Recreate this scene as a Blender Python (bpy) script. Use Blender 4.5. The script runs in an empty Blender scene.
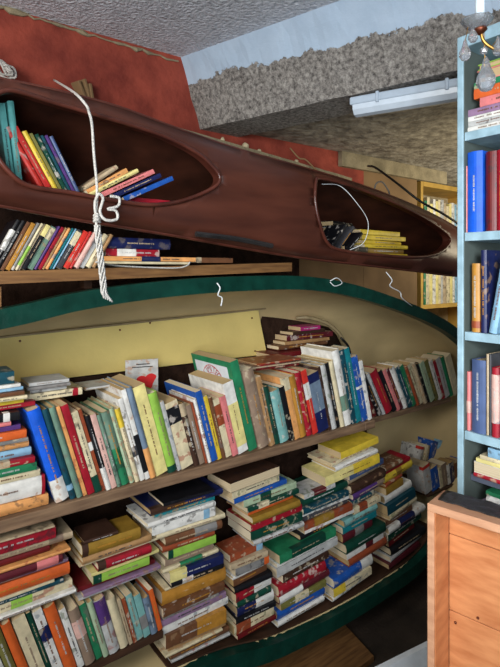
import bpy, bmesh, math, random
from mathutils import Vector, Matrix, Euler, noise
from mathutils.geometry import delaunay_2d_cdt

S = bpy.context.scene
C = S.collection
random.seed(7)
PI = math.pi
# ------------------------------------------------------------------ frame of the place
# world x (u) runs along the back wall, world y (v) goes into it, z is up; eye height 1.6 m
F = 520.0
CY = 270.0
TH = math.radians(37.4)
st, ct = math.sin(TH), math.cos(TH)
EYE = 1.6

def c2w(X, Y):                      # sideways / forward of the camera -> world x, y
    return (Y * st + X * ct, Y * ct - X * st)

def W(px, py, v):                   # point of the wall-parallel plane y = v seen at a photo position
    k = (px - 250) / F
    Y = v / (ct - k * st)
    return Vector((Y * (st + k * ct), v, EYE + (CY - py) / F * Y))

def WY(px, py, Y):                  # point at forward distance Y
    x, y = c2w((px - 250) / F * Y, Y)
    return Vector((x, y, EYE + (CY - py) / F * Y))

def project(p):
    X = p[0] * ct - p[1] * st
    Y = p[0] * st + p[1] * ct
    return 250 + F * X / Y, CY - F * (p[2] - EYE) / Y

# ------------------------------------------------------------------ camera, world, lights
cam_d = bpy.data.cameras.new('camera')
cam = bpy.data.objects.new('camera', cam_d)
C.objects.link(cam)
cam.location = (0, 0, EYE)
cam.rotation_euler = (PI / 2, 0, -TH)
cam_d.sensor_fit = 'HORIZONTAL'
cam_d.sensor_width = 36
cam_d.lens = F / 500 * 36
cam_d.shift_y = -(333.5 - CY) / 500
cam_d.clip_start = 0.02
S.camera = cam

wd = bpy.data.worlds.new('World')
S.world = wd
wd.use_nodes = True
wd.node_tree.nodes['Background'].inputs[0].default_value = (0.80, 0.88, 1.0, 1)
wd.node_tree.nodes['Background'].inputs[1].default_value = 0.06

def area(name, loc, target, size, power, col, spread):
    l = bpy.data.lights.new(name, 'AREA')
    l.shape = 'RECTANGLE'
    l.size, l.size_y = size
    l.energy = power
    l.color = col
    l.spread = math.radians(spread)
    o = bpy.data.objects.new(name, l)
    C.objects.link(o)
    o.location = loc
    d = Vector(target) - Vector(loc)
    o.rotation_euler = d.to_track_quat('-Z', 'Y').to_euler()
    return o
# unseen key light added behind the visitor, and an up-light added for the ceiling
x, y = c2w(-1.1, -0.5)
area('added_key_light', (x, y, 2.05), (0.45, 1.6, 1.62), (0.7, 0.7), 17, (1.0, 0.96, 0.89), 100)
x, y = c2w(-0.1, -1.1)
area('ceiling_bounce', (x, y, 1.3), (0.9, 1.2, 2.6), (1.0, 1.0), 19, (0.84, 0.92, 1.0), 120)
x, y = c2w(0.15, -1.1)
area('window_daylight', (x, y, 1.95), (1.25, 0.5, 1.35), (0.7, 0.7), 11, (0.93, 0.97, 1.0), 70)
area('far_ceiling_warm_light', (2.6, 1.1, 1.75), (2.7, 1.6, 2.3), (0.3, 0.3), 5, (1.0, 0.88, 0.62), 180)  # unseen warm light added to lift the far ceiling
area('far_shelf_light', (3.5, 1.3, 1.9), (3.6, 2.4, 1.6), (0.4, 0.4), 12, (1.0, 0.94, 0.78), 180)  # unseen area light aimed at the yellow bookshelf

S.view_settings.view_transform = 'Standard'
S.view_settings.look = 'None'
S.view_settings.exposure = 0.0
S.view_settings.gamma = 1.0
S.view_settings.use_curve_mapping = False

# ------------------------------------------------------------------ materials
def lin(c):
    return tuple((x / 12.92 if x <= 0.04045 else ((x + 0.055) / 1.055) ** 2.4) for x in c)

def rgb(r, g, b):
    return lin((r / 255, g / 255, b / 255))

MC = {}
def mat(name, col, rough=0.5, metal=0.0, var=0.12, scale=30, bump=0.0, bscale=60, trans=0.0, ior=1.45, col2=None, stretch=None, coords='Object', spec=0.4):
    if name in MC:
        return MC[name]
    m = bpy.data.materials.new(name)
    m.use_nodes = True
    nt = m.node_tree
    b = nt.nodes['Principled BSDF']
    b.inputs['Roughness'].default_value = rough
    b.inputs['Metallic'].default_value = metal
    b.inputs['Specular IOR Level'].default_value = spec
    b.inputs['Transmission Weight'].default_value = trans
    b.inputs['IOR'].default_value = ior
    tc = nt.nodes.new('ShaderNodeTexCoord')
    mp = nt.nodes.new('ShaderNodeMapping')
    if stretch:
        mp.inputs['Scale'].default_value = stretch
    nt.links.new(tc.outputs[coords], mp.inputs[0])
    n = nt.nodes.new('ShaderNodeTexNoise')
    n.inputs['Scale'].default_value = scale
    n.inputs['Detail'].default_value = 6
    nt.links.new(mp.outputs[0], n.inputs[0])
    r = nt.nodes.new('ShaderNodeValToRGB')
    r.color_ramp.elements[0].position = 0.3
    r.color_ramp.elements[1].position = 0.72
    if col2 is None:
        col2 = tuple(max(0, x * (1 - var * 2)) for x in col)
        c1 = tuple(min(1, x * (1 + var * 0.6)) for x in col)
    else:
        c1 = col
    r.color_ramp.elements[0].color = (*col2, 1)
    r.color_ramp.elements[1].color = (*c1, 1)
    nt.links.new(n.outputs[0], r.inputs[0])
    nt.links.new(r.outputs[0], b.inputs['Base Color'])
    if bump:
        n2 = nt.nodes.new('ShaderNodeTexNoise')
        n2.inputs['Scale'].default_value = bscale
        n2.inputs['Detail'].default_value = 8
        nt.links.new(mp.outputs[0], n2.inputs[0])
        bp = nt.nodes.new('ShaderNodeBump')
        bp.inputs['Strength'].default_value = bump
        bp.inputs['Distance'].default_value = 0.02
        nt.links.new(n2.outputs[0], bp.inputs['Height'])
        nt.links.new(bp.outputs[0], b.inputs['Normal'])
    MC[name] = m
    return m

def plaster_beam():
    m = bpy.data.materials.new('painted_concrete_beam')
    m.use_nodes = True
    nt = m.node_tree; L = nt.links
    b = nt.nodes['Principled BSDF']; b.inputs['Roughness'].default_value = 0.85
    b.inputs['Specular IOR Level'].default_value = 0.15
    g = nt.nodes.new('ShaderNodeNewGeometry')
    sx = nt.nodes.new('ShaderNodeSeparateXYZ'); L.new(g.outputs['Position'], sx.inputs[0])
    n = nt.nodes.new('ShaderNodeTexNoise'); n.inputs['Scale'].default_value = 7; n.inputs['Detail'].default_value = 7; n.inputs['Roughness'].default_value = 0.7
    L.new(g.outputs['Position'], n.inputs[0])
    ma = nt.nodes.new('ShaderNodeMath'); ma.operation = 'MULTIPLY_ADD'; ma.inputs[1].default_value = 0.16
    L.new(n.outputs[0], ma.inputs[0]); L.new(sx.outputs['Z'], ma.inputs[2])
    yy = nt.nodes.new('ShaderNodeMath'); yy.operation = 'MULTIPLY_ADD'; yy.inputs[1].default_value = -0.045
    L.new(sx.outputs['Y'], yy.inputs[0]); L.new(ma.outputs[0], yy.inputs[2])
    st_ = nt.nodes.new('ShaderNodeMath'); st_.operation = 'GREATER_THAN'; st_.inputs[1].default_value = 2.44
    L.new(yy.outputs[0], st_.inputs[0])
    n2 = nt.nodes.new('ShaderNodeTexNoise'); n2.inputs['Scale'].default_value = 60; n2.inputs['Detail'].default_value = 8; n2.inputs['Roughness'].default_value = 0.75
    L.new(g.outputs['Position'], n2.inputs[0])
    r = nt.nodes.new('ShaderNodeValToRGB')
    r.color_ramp.elements[0].position = 0.35; r.color_ramp.elements[1].position = 0.68
    r.color_ramp.elements[0].color = (*rgb(74, 70, 68), 1); r.color_ramp.elements[1].color = (*rgb(196, 190, 182), 1)
    L.new(n2.outputs[0], r.inputs[0])
    r2 = nt.nodes.new('ShaderNodeValToRGB')
    r2.color_ramp.elements[0].color = (*rgb(148, 168, 188), 1); r2.color_ramp.elements[1].color = (*rgb(184, 200, 216), 1)
    L.new(n.outputs[0], r2.inputs[0])
    mx = nt.nodes.new('ShaderNodeMix'); mx.data_type = 'RGBA'
    L.new(st_.outputs[0], mx.inputs[0]); L.new(r.outputs[0], mx.inputs[6]); L.new(r2.outputs[0], mx.inputs[7])
    L.new(mx.outputs[2], b.inputs['Base Color'])
    inv = nt.nodes.new('ShaderNodeMath'); inv.operation = 'MULTIPLY_ADD'; inv.inputs[1].default_value = -0.85; inv.inputs[2].default_value = 1.0
    L.new(st_.outputs[0], inv.inputs[0])
    mu = nt.nodes.new('ShaderNodeMath'); mu.operation = 'MULTIPLY'; L.new(n2.outputs[0], mu.inputs[0]); L.new(inv.outputs[0], mu.inputs[1])
    bp = nt.nodes.new('ShaderNodeBump'); bp.inputs['Strength'].default_value = 0.9; bp.inputs['Distance'].default_value = 0.02
    L.new(mu.outputs[0], bp.inputs['Height']); L.new(bp.outputs[0], b.inputs['Normal'])
    return m

def pages_mat():
    m = bpy.data.materials.new('book_pages'); m.use_nodes = True
    nt = m.node_tree; L = nt.links
    b = nt.nodes['Principled BSDF']; b.inputs['Roughness'].default_value = 0.85
    b.inputs['Specular IOR Level'].default_value = 0.15
    tc = nt.nodes.new('ShaderNodeTexCoord')
    mp = nt.nodes.new('ShaderNodeMapping'); mp.inputs['Scale'].default_value = (900, 3, 3)
    L.new(tc.outputs['Object'], mp.inputs[0])
    n = nt.nodes.new('ShaderNodeTexNoise'); n.inputs['Scale'].default_value = 1.0; L.new(mp.outputs[0], n.inputs[0])
    oi = nt.nodes.new('ShaderNodeObjectInfo')
    r = nt.nodes.new('ShaderNodeValToRGB')
    r.color_ramp.elements[0].color = (*rgb(196, 180, 148), 1); r.color_ramp.elements[1].color = (*rgb(232, 222, 198), 1)
    L.new(n.outputs[0], r.inputs[0])
    r3 = nt.nodes.new('ShaderNodeValToRGB')
    r3.color_ramp.elements[0].color = (*rgb(205, 180, 140), 1); r3.color_ramp.elements[1].color = (1, 1, 1, 1)
    L.new(oi.outputs['Random'], r3.inputs[0])
    mx = nt.nodes.new('ShaderNodeMix'); mx.data_type = 'RGBA'; mx.blend_type = 'MULTIPLY'; mx.inputs[0].default_value = 1
    L.new(r.outputs[0], mx.inputs[6]); L.new(r3.outputs[0], mx.inputs[7])
    L.new(mx.outputs[2], b.inputs['Base Color'])
    return m

M_PAGES = pages_mat()
M_BEAM = plaster_beam()
M_CEIL = mat('rough_grey_ceiling', rgb(224, 226, 232), 0.9, var=0.16, scale=60, bump=0.9, bscale=70, spec=0.1, coords='Object')
M_CEIL2 = mat('rough_brown_ceiling', rgb(182, 175, 162), 0.95, scale=16, col2=rgb(112, 106, 98), bump=0.9, bscale=26, spec=0.05)
M_RED = mat('red_painted_wall', rgb(162, 76, 60), 0.8, scale=7, col2=rgb(112, 48, 40), bump=0.8, bscale=11, spec=0.2)
M_DARKW = mat('dark_wall_and_shade', rgb(52, 36, 28), 0.9, scale=20, var=0.3, bump=0.4, spec=0.1)  # dark brown lower wall; the boat's shade plates take it too
M_TAN = mat('tan_boarding', rgb(132, 106, 76), 0.8, scale=5, var=0.15, spec=0.15)
M_CREAMW = mat('cream_plaster', rgb(196, 182, 150), 0.85, scale=12, var=0.2, bump=0.4, spec=0.1)
M_OLDPL = mat('old_plaster', rgb(150, 138, 112), 0.9, scale=14, var=0.2, bump=0.4, spec=0.1)
M_FLOOR = mat('dark_floor', rgb(58, 48, 40), 0.8, scale=8, var=0.3, bump=0.3)
M_KAYAK = mat('varnished_mahogany', rgb(88, 48, 36), 0.36, scale=6, col2=rgb(58, 29, 22), stretch=(0.5, 3, 3), spec=0.5)
M_KIN = mat('kayak_inside', rgb(80, 42, 28), 0.6, scale=8, var=0.3)
M_KRIM = mat('kayak_rim_wood', rgb(86, 44, 34), 0.3, scale=14, var=0.25, spec=0.6)
M_HULL = mat('boat_cream_paint', rgb(196, 174, 128), 0.5, scale=5, var=0.1, bump=0.08, bscale=20)
M_PANEL = mat('boat_yellow_panel', rgb(216, 194, 120), 0.55, scale=7, var=0.06, bump=0.05)
M_GREEN = mat('boat_green_paint', rgb(12, 56, 46), 0.35, scale=20, var=0.2, bump=0.15, bscale=30)
M_RAIL = mat('boat_cream_rail', rgb(140, 124, 92), 0.5, scale=20, var=0.15)
M_PLANK = mat('plank_wood', rgb(136, 98, 58), 0.6, scale=10, col2=rgb(92, 62, 36), stretch=(1, 10, 10))
M_SHELFW = mat('grey_brown_shelf_wood', rgb(142, 114, 88), 0.6, scale=8, col2=rgb(92, 70, 54), stretch=(1, 9, 9))
M_DKWOOD = mat('dark_stained_wood', rgb(70, 46, 32), 0.6, scale=9, var=0.25, stretch=(1, 6, 6))
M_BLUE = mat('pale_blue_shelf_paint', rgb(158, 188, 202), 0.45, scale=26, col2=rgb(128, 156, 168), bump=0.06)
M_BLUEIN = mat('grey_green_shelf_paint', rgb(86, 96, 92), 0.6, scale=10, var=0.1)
M_SLATE = mat('slate_board', rgb(82, 88, 104), 0.5, var=0.1)
M_CRATE = mat('orange_plywood', rgb(206, 140, 92), 0.5, scale=7, col2=rgb(176, 108, 66), stretch=(2, 2, 8))
M_CRATEF = mat('pale_edge_plywood', rgb(206, 158, 124), 0.55, scale=9, col2=rgb(168, 118, 88), stretch=(1, 1, 6))
M_BAG = mat('dark_plastic_sheet', rgb(44, 42, 42), 0.35, scale=14, var=0.3, bump=0.5, bscale=20)
M_ROPE = mat('white_rope', rgb(205, 202, 196), 0.8, scale=220, var=0.2, bump=0.4, bscale=300)
M_CORDW = mat('white_plastic_cord', rgb(214, 218, 220), 0.4, var=0.05)
M_CABLE = mat('black_cable', rgb(22, 22, 22), 0.5)
M_YSH = mat('yellow_pine_shelf', rgb(206, 166, 84), 0.5, scale=8, var=0.15)
M_LAMPB = mat('lamp_grey_housing', rgb(168, 182, 196), 0.4, var=0.05)
M_LAMPD = mat('lamp_frosted_diffuser', rgb(196, 208, 220), 0.2, var=0.04, spec=0.6)
M_BRASS = mat('aged_brass', rgb(170, 128, 66), 0.3, metal=0.9)
M_COPPER = mat('dark_copper', rgb(96, 50, 32), 0.4, metal=0.7)
M_GLASS = mat('clear_crystal', (0.50, 0.51, 0.53), 0.14, trans=0.8, ior=1.5, var=0.0)
M_CANDLE = mat('white_candle_sleeve', rgb(206, 220, 228), 0.5, var=0.05)
M_WHITEB = mat('white_board', rgb(206, 212, 218), 0.5, var=0.06)
M_INK = mat('print_black', rgb(34, 32, 32), 0.6)
M_REDINK = mat('print_red', rgb(190, 58, 56), 0.6, var=0.02)
M_REDPR = mat('print_scarlet', rgb(196, 32, 34), 0.6, var=0.05)

# ------------------------------------------------------------------ mesh helpers
def link(name, bm, m, parent=None, smooth=False, keep_normals=False):
    me = bpy.data.meshes.new(name)
    if not keep_normals:
        bmesh.ops.recalc_face_normals(bm, faces=bm.faces)
    bm.to_mesh(me); bm.free()
    me.materials.append(m)
    if smooth:
        for p in me.polygons: p.use_smooth = True
    o = bpy.data.objects.new(name, me)
    C.objects.link(o)
    if parent is not None: o.parent = parent
    return o

def B(bm, x0, x1, y0, y1, z0, z1, M=None):
    vs = [bm.verts.new(Vector((x, y, z))) for x in (x0, x1) for y in (y0, y1) for z in (z0, z1)]
    for f in ((0, 1, 3, 2), (4, 6, 7, 5), (0, 4, 5, 1), (2, 3, 7, 6), (0, 2, 6, 4), (1, 5, 7, 3)):
        bm.faces.new([vs[i] for i in f])
    if M is not None:
        for v in vs: v.co = M @ v.co
    return vs

def bev(bm, w, seg=1):
    bmesh.ops.bevel(bm, geom=list(bm.edges), offset=w, segments=seg, affect='EDGES', profile=0.5)

def empty(name, loc=(0, 0, 0), rot=(0, 0, 0)):
    o = bpy.data.objects.new(name, None); C.objects.link(o)
    o.location = loc; o.rotation_euler = rot
    o.empty_display_size = 0.05
    return o

def tag(o, label, cat, group=None, kind=None):
    o['label'] = label
    o['category'] = cat
    if group: o['group'] = group
    if kind: o['kind'] = kind
    return o

def struct(name, bm, m, **k):
    o = link(name, bm, m, **k)
    o['kind'] = 'structure'
    return o

def smooth_path(pts, n=8):
    P = [Vector(p) for p in pts]
    P = [P[0] * 2 - P[1]] + P + [P[-1] * 2 - P[-2]]
    out = []
    for i in range(1, len(P) - 2):
        for k in range(n):
            t = k / n
            a, b, c, d = P[i - 1], P[i], P[i + 1], P[i + 2]
            out.append(0.5 * ((2 * b) + (c - a) * t + (2 * a - 5 * b + 4 * c - d) * t * t + (3 * b - a - 3 * c + d) * t ** 3))
    out.append(P[-2])
    return out

def tube(bm, pts, r, sides=8, closed=False, flat=None):
    n = len(pts)
    rings = []
    up = Vector((0.03, 0.02, 1)).normalized()
    for i, p in enumerate(pts):
        a = pts[(i - 1) % n] if (closed or i > 0) else p
        b = pts[(i + 1) % n] if (closed or i < n - 1) else p
        t = (b - a)
        t = t.normalized() if t.length > 1e-9 else Vector((1, 0, 0))
        if i == 0:
            s = t.cross(up)
            if s.length < 1e-3: s = t.cross(Vector((1, 0, 0)))
            s.normalize()
        else:
            s = (s - t * s.dot(t)).normalized()
        w = t.cross(s)
        rr = r[i] if isinstance(r, (list, tuple)) else r
        rings.append([bm.verts.new(p + (s * math.cos(q) + w * math.sin(q)) * rr) for q in [2 * PI * k / sides for k in range(sides)]])
    m = n if closed else n - 1
    for i in range(m):
        A, Bq = rings[i], rings[(i + 1) % n]
        for k in range(sides):
            bm.faces.new((A[k], A[(k + 1) % sides], Bq[(k + 1) % sides], Bq[k]))
    if not closed:
        bm.faces.new(rings[0]); bm.faces.new(rings[-1])

def ribbon_bar(bm, pts, hw, hd, off=(0, 0, 0)):
    """rectangular bar along a curve lying in a wall-parallel plane: hw across, hd deep"""
    rings = []
    n = len(pts)
    for i, p in enumerate(pts):
        t = (pts[min(i + 1, n - 1)] - pts[max(i - 1, 0)]).normalized()
        s = Vector((-t.z, 0, t.x))
        w = hw[i] if isinstance(hw, list) else hw
        c = p + Vector(off)
        rings.append([bm.verts.new(c + s * w + Vector((0, d, 0))) for w, d in ((-w, -hd), (w, -hd), (w, hd), (-w, hd))])
    for i in range(n - 1):
        for k in range(4):
            bm.faces.new((rings[i][k], rings[i][(k + 1) % 4], rings[i + 1][(k + 1) % 4], rings[i + 1][k]))
    bm.faces.new(rings[0]); bm.faces.new(rings[-1])

def text_mesh(s, size):
    cu = bpy.data.curves.new('t', 'FONT'); cu.body = s; cu.size = size; cu.extrude = 0.0004
    cu.align_x = 'CENTER'
    o = bpy.data.objects.new('t', cu); C.objects.link(o)
    bpy.context.view_layer.update()
    dg = bpy.context.evaluated_depsgraph_get()
    me = bpy.data.meshes.new_from_object(o.evaluated_get(dg))
    bpy.data.objects.remove(o)
    return me

# ------------------------------------------------------------------ room shell
VW = 2.05
ZC = W(0, 6, VW).z
def slab(name, x0, x1, y0, y1, z0, z1, m, div=0):
    bm = bmesh.new(); B(bm, x0, x1, y0, y1, z0, z1)
    return struct(name, bm, m)
slab('floor', -1.8, 4.6, -1.6, 3.2, -0.06, 0, M_FLOOR)
slab('ceiling', -1.8, 1.55, -1.6, 2.1, ZC, ZC + 0.1, M_CEIL)
slab('wall_back', -1.8, 2.42, VW, VW + 0.12, 1.95, 2.7, M_RED)
slab('wall_back_lower', -1.8, 1.9, VW + 0.001, VW + 0.12, 0, 1.949, M_DARKW)
slab('wall_back_boarding', 1.9, 2.42, VW + 0.001, VW + 0.12, 0, 1.949, M_TAN)
slab('wall_back_cream', 2.42, 2.95, VW, VW + 0.12, 0, 2.275, M_TAN)
slab('wall_far', 2.9, 4.6, 2.75, 2.85, 0, 2.4, M_CREAMW)
slab('trim_1', 2.2, 3.25, VW - 0.03, VW - 0.001, 2.19, 2.274, M_OLDPL)

# ceiling beam, painted pale blue above, bare rough concrete below
B0 = W(200, 130, VW); T0 = W(180, 65, VW)
zb = B0.z
Yb = (zb - EYE) * F / (CY - 72); B1 = WY(455, 72, Yb)
Yt = (ZC - EYE) * F / (CY - 0); T1 = WY(360, 0, Yt); T0.z = ZC + .01; T1.z = ZC
bm = bmesh.new()
db = (B1 - B0); dt = db.copy()
perp = Vector((-db.y, db.x, 0)).normalized() * 0.21
if perp.x < 0: perp = -perp
def rng(a, d, t): return a + d * t
NB = 60
rings = []
for i in range(NB + 1):
    t = -0.02 + 1.55 * i / NB
    b0, t0 = rng(B0, db, t), rng(T0, dt, t * db.length / dt.length)
    w = 0.006 * (noise.noise(b0 * 9) )
    row = [bm.verts.new(t0)]
    for k in range(1, 5):
        q = t0.lerp(b0, k / 5)
        q += perp.normalized() * 0.010 * noise.noise(q * 13)
        row.append(bm.verts.new(q))
    row.append(bm.verts.new(b0 + Vector((w, 0, w + 0.003))))
    row.append(bm.verts.new(b0 + perp + Vector((0, 0, w))))
    row.append(bm.verts.new(Vector((t0.x, t0.y, ZC)) + perp * 1.6))
    rings.append(row)
for i in range(NB):
    for k in range(8):
        bm.faces.new((rings[i][k], rings[i][(k + 1) % 8], rings[i + 1][(k + 1) % 8], rings[i + 1][k]))
bm.faces.new(rings[0]); bm.faces.new(rings[-1])
struct('ceiling_beam', bm, M_BEAM)
bm = bmesh.new()
pn = perp.normalized() * .12
e0 = B0 + pn - db.normalized() * 1.2; e1 = B0 + pn + db.normalized() * 2.4
pl = [(e0.x, e0.y), (e1.x, e1.y), (4.6, e1.y), (4.6, e0.y)]
fa = [bm.verts.new((*p, 2.275)) for p in pl]; fb = [bm.verts.new((*p, 2.34)) for p in pl]
bm.faces.new(fa); bm.faces.new(fb)
for i in range(4): bm.faces.new((fa[i], fa[(i + 1) % 4], fb[(i + 1) % 4], fb[i]))
struct('ceiling_far', bm, M_CEIL2)

# crumbling edge where the red wall meets the ceiling, the peg hole in the wall
bm = bmesh.new()
pts = [W(x, 6 + x * 0.307, VW) + Vector((0, -0.004, -0.006 + 0.012 * noise.noise((x * .13, 0, 3)))) for x in range(-20, 182, 6)]
tube(bm, pts, [0.003 + 0.016 * abs(noise.noise((i * .9, 5, 1))) for i in range(len(pts))], 6)
struct('trim_2', bm, M_OLDPL)
lt = empty('wooden_wedges', W(83, 92, VW - .01))
tag(lt, 'splintered wooden wedges stuck in the red wall above the big kayak', 'wood scraps')
for k, (dx, dz, a) in enumerate([(-.02, 0, -.5), (0, .01, -.35), (.018, -.004, -.2)]):
    bm = bmesh.new(); B(bm, -.006, .006, -.03, .03, -.035, .035); bev(bm, .002)
    o = link('wedge', bm, M_TAN, lt); o.location = (dx, 0, dz); o.rotation_euler = (0, a, 0.3)

# pale broken ledge on the wall above the kayak
def board_between(name, p0, p1, th, dp, m, label, cat, parent=None, wob=0.0, group=None):
    bm = bmesh.new()
    n = 24
    rings = []
    for i in range(n + 1):
        p = Vector(p0).lerp(Vector(p1), i / n)
        a = wob * noise.noise((p.x * 20, 0, 1)); b = wob * noise.noise((p.x * 20, 5, 1))
        rings.append([bm.verts.new(p + Vector(q)) for q in ((0, 0, -th + b), (0, dp, -th + b), (0, dp, a), (0, 0, a))])
    for i in range(n):
        for k in range(4):
            bm.faces.new((rings[i][k], rings[i][(k + 1) % 4], rings[i + 1][(k + 1) % 4], rings[i + 1][k]))
    bm.faces.new(rings[0]); bm.faces.new(rings[-1])
    o = link(name, bm, m, parent)
    if label: tag(o, label, cat, group)
    return o
board_between('wall_ledge', W(150, 119, 1.9), W(352, 178, 1.9), 0.05, 0.15, M_OLDPL,
              'pale broken ledge running along the wall above the kayak', 'ledge', wob=0.012)
for x, y, s in [(225, 150, .012), (248, 152, .016), (262, 158, .01), (299, 166, .012)]:
    bm = bmesh.new()
    bmesh.ops.create_icosphere(bm, subdivisions=2, radius=s)
    for v in bm.verts: v.co *= 1 + .35 * noise.noise(v.co * 90 + Vector((x, 0, 0)))
    o = link('plaster_lump', bm, M_CREAMW); p = W(x, y, 1.93)
    le, lr = W(150, 119, 1.9), W(352, 178, 1.9); o.location = (p.x, p.y + .02, le.z + (lr.z - le.z) * (p.x - le.x) / (lr.x - le.x) + s * .9 + .008)
    tag(o, 'small plaster lump fallen on the pale ledge above the kayak', 'rubble', 'plaster lumps on the ledge')

# ------------------------------------------------------------------ kayak on its side
KV = 1.42
top_px = [(-150, 45), (-60, 66), (0, 79), (60, 92), (120, 108), (180, 130), (240, 150), (300, 167), (360, 185), (410, 204), (450, 224), (480, 244), (510, 266)]
bot_px = [(-150, 184), (-60, 196), (0, 205), (60, 216), (120, 226), (180, 236), (240, 247), (300, 257), (360, 264), (410, 270), (450, 275), (480, 277), (511, 271)]
def interp_curve(px):
    P = smooth_path([W(a, b, KV) for a, b in px], 8)
    xs = [p.x for p in P]; zs = [p.z for p in P]
    def f(u):
        if u <= xs[0]: return zs[0]
        for i in range(len(xs) - 1):
            if xs[i] <= u <= xs[i + 1]:
                t = (u - xs[i]) / max(1e-9, xs[i + 1] - xs[i])
                return zs[i] * (1 - t) + zs[i + 1] * t
        return zs[-1]
    return f, xs[0], xs[-1]
ktop, ku0, ku1 = interp_curve(top_px)
kbot, _a, _b = interp_curve(bot_px)
hole_l = [(-14, 112), (-6, 97), (8, 90), (24, 92), (54, 102), (108, 118), (162, 135), (196, 153), (211, 167), (218, 179), (210, 189), (181, 201), (150, 205), (110, 200), (72, 193), (29, 186), (7, 171), (-8, 150), (-15, 130)]
hole_r = [(316, 182), (322, 178), (345, 183), (380, 196), (412, 211), (436, 226), (448, 239), (440, 251), (421, 257), (380, 255), (341, 250), (326, 242), (317, 222), (313, 200)]
def closed_path(px, n=5):
    P = [W(a, b, KV - .03) for a, b in px]
    N = len(P); out = []
    for i in range(N):
        a, b, c, d = P[i - 1], P[i], P[(i + 1) % N], P[(i + 2) % N]
        for k in range(n):
            t = k / n
            out.append(0.5 * ((2 * b) + (c - a) * t + (2 * a - 5 * b + 4 * c - d) * t * t + (3 * b - a - 3 * c + d) * t ** 3))
    return out
HL, HR = closed_path(hole_l), closed_path(hole_r)
def deck_v(u, z):
    a, b = ktop(u), kbot(u)
    c, h = (a + b) / 2, max(0.01, (a - b) / 2)
    q = min(1, abs((z - c) / h))
    return KV - 0.035 * (1 - q ** 3)
def inside(p, poly):
    c = False; n = len(poly)
    for i in range(n):
        a, b = poly[i], poly[(i + 1) % n]
        if (a.z > p[1]) != (b.z > p[1]) and p[0] < (b.x - a.x) * (p[1] - a.z) / (b.z - a.z) + a.x:
            c = not c
    return c
NU = 90
us = [ku0 + (ku1 - ku0) * i / NU for i in range(NU + 1)]
outline = [(u, ktop(u)) for u in us] + [(u, kbot(u)) for u in reversed(us)]
pts2 = [Vector(p) for p in outline]
edges = [(i, (i + 1) % len(outline)) for i in range(len(outline))]
for H in (HL, HR):
    s = len(pts2)
    pts2 += [Vector((p.x, p.z)) for p in H]
    edges += [(s + i, s + (i + 1) % len(H)) for i in range(len(H))]
for u in us[1:-1]:
    a, b = ktop(u), kbot(u)
    for k in range(1, 9):
        z = b + (a - b) * k / 9
        if not inside((u, z), HL) and not inside((u, z), HR): pts2.append(Vector((u, z)))
vv, ee, ff, *_ = delaunay_2d_cdt(pts2, edges, [], 0, 1e-5)
bm = bmesh.new()
bv = [bm.verts.new((p.x, deck_v(p.x, p.y), p.y)) for p in vv]
for f in ff:
    c = sum((vv[i] for i in f), Vector((0, 0))) / len(f)
    if inside(c, HL) or inside(c, HR): continue
    if not (kbot(c.x) - 1e-4 < c.y < ktop(c.x) + 1e-4): continue
    bm.faces.new([bv[i] for i in f])
kayak = empty('wooden_kayak', (0, 0, 0))
tag(kayak, 'long varnished reddish-brown wooden kayak lying on its side above the green-edged boat', 'kayak')
deck = link('deck', bm, M_KAYAK, kayak, smooth=True)
so = deck.modifiers.new('thickness', 'SOLIDIFY'); so.thickness = 0.008; so.offset = 0
# hull shell behind the deck
bm = bmesh.new()
NS = 20
R = []
for u in us:
    a, b = ktop(u), kbot(u); c, h = (a + b) / 2, (a - b) / 2
    e = min(1, (ku1 - u) / 0.9 + 0.12)
    D = 0.40 * e
    R.append([bm.verts.new((u, KV + D * math.sin(PI * k / NS) ** 1.4, c + h * math.cos(PI * k / NS))) for k in range(NS + 1)])
for i in range(NU):
    for k in range(NS):
        bm.faces.new((R[i][k], R[i][k + 1], R[i + 1][k + 1], R[i + 1][k]))
hull = link('hull', bm, M_KIN, kayak, smooth=True)
so = hull.modifiers.new('thickness', 'SOLIDIFY'); so.thickness = 0.006; so.offset = 0
for name, H in (('cockpit_rim', HL), ('cockpit_rim', HR)):
    bm = bmesh.new()
    P = [Vector((p.x, deck_v(p.x, p.z) - 0.007, p.z)) for p in H]
    tube(bm, P, 0.0065, 8, closed=True)
    P2 = [Vector((p.x, deck_v(p.x, p.z) + 0.012, p.z)) for p in H]
    n = len(P)
    A_ = [bm.verts.new(p) for p in P]; B_ = [bm.verts.new(p + Vector((0, .02, 0))) for p in P2]
    for i in range(n): bm.faces.new((A_[i], A_[(i + 1) % n], B_[(i + 1) % n], B_[i]))
    link(name, bm, M_KRIM, kayak, smooth=True)
# rub rails along both edges of the deck
for f in (ktop, kbot):
    bm = bmesh.new()
    tube(bm, [Vector((u, KV + .002, f(u))) for u in us], 0.007, 8)
    link('rub_rail', bm, M_KRIM, kayak, smooth=True)
# inner floor slats the books rest on
def floor_strip(px):
    bm = bmesh.new()
    P = smooth_path([W(a, b, KV) for a, b in px], 4)
    r = [[bm.verts.new(p + Vector(q)) for q in ((0, .01, 0), (0, .28, 0.0), (0, .28, -.006), (0, .01, -.006))] for p in P]
    for i in range(len(P) - 1):
        for k in range(4): bm.faces.new((r[i][k], r[i][(k + 1) % 4], r[i + 1][(k + 1) % 4], r[i + 1][k]))
    bm.faces.new(r[0]); bm.faces.new(r[-1])
    link('floor_board', bm, M_KIN, kayak)
floor_strip([(-4, 182), (29, 188), (72, 195), (126, 203), (180, 206)])
floor_strip([(322, 248), (341, 253), (380, 258), (430, 262)])
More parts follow.
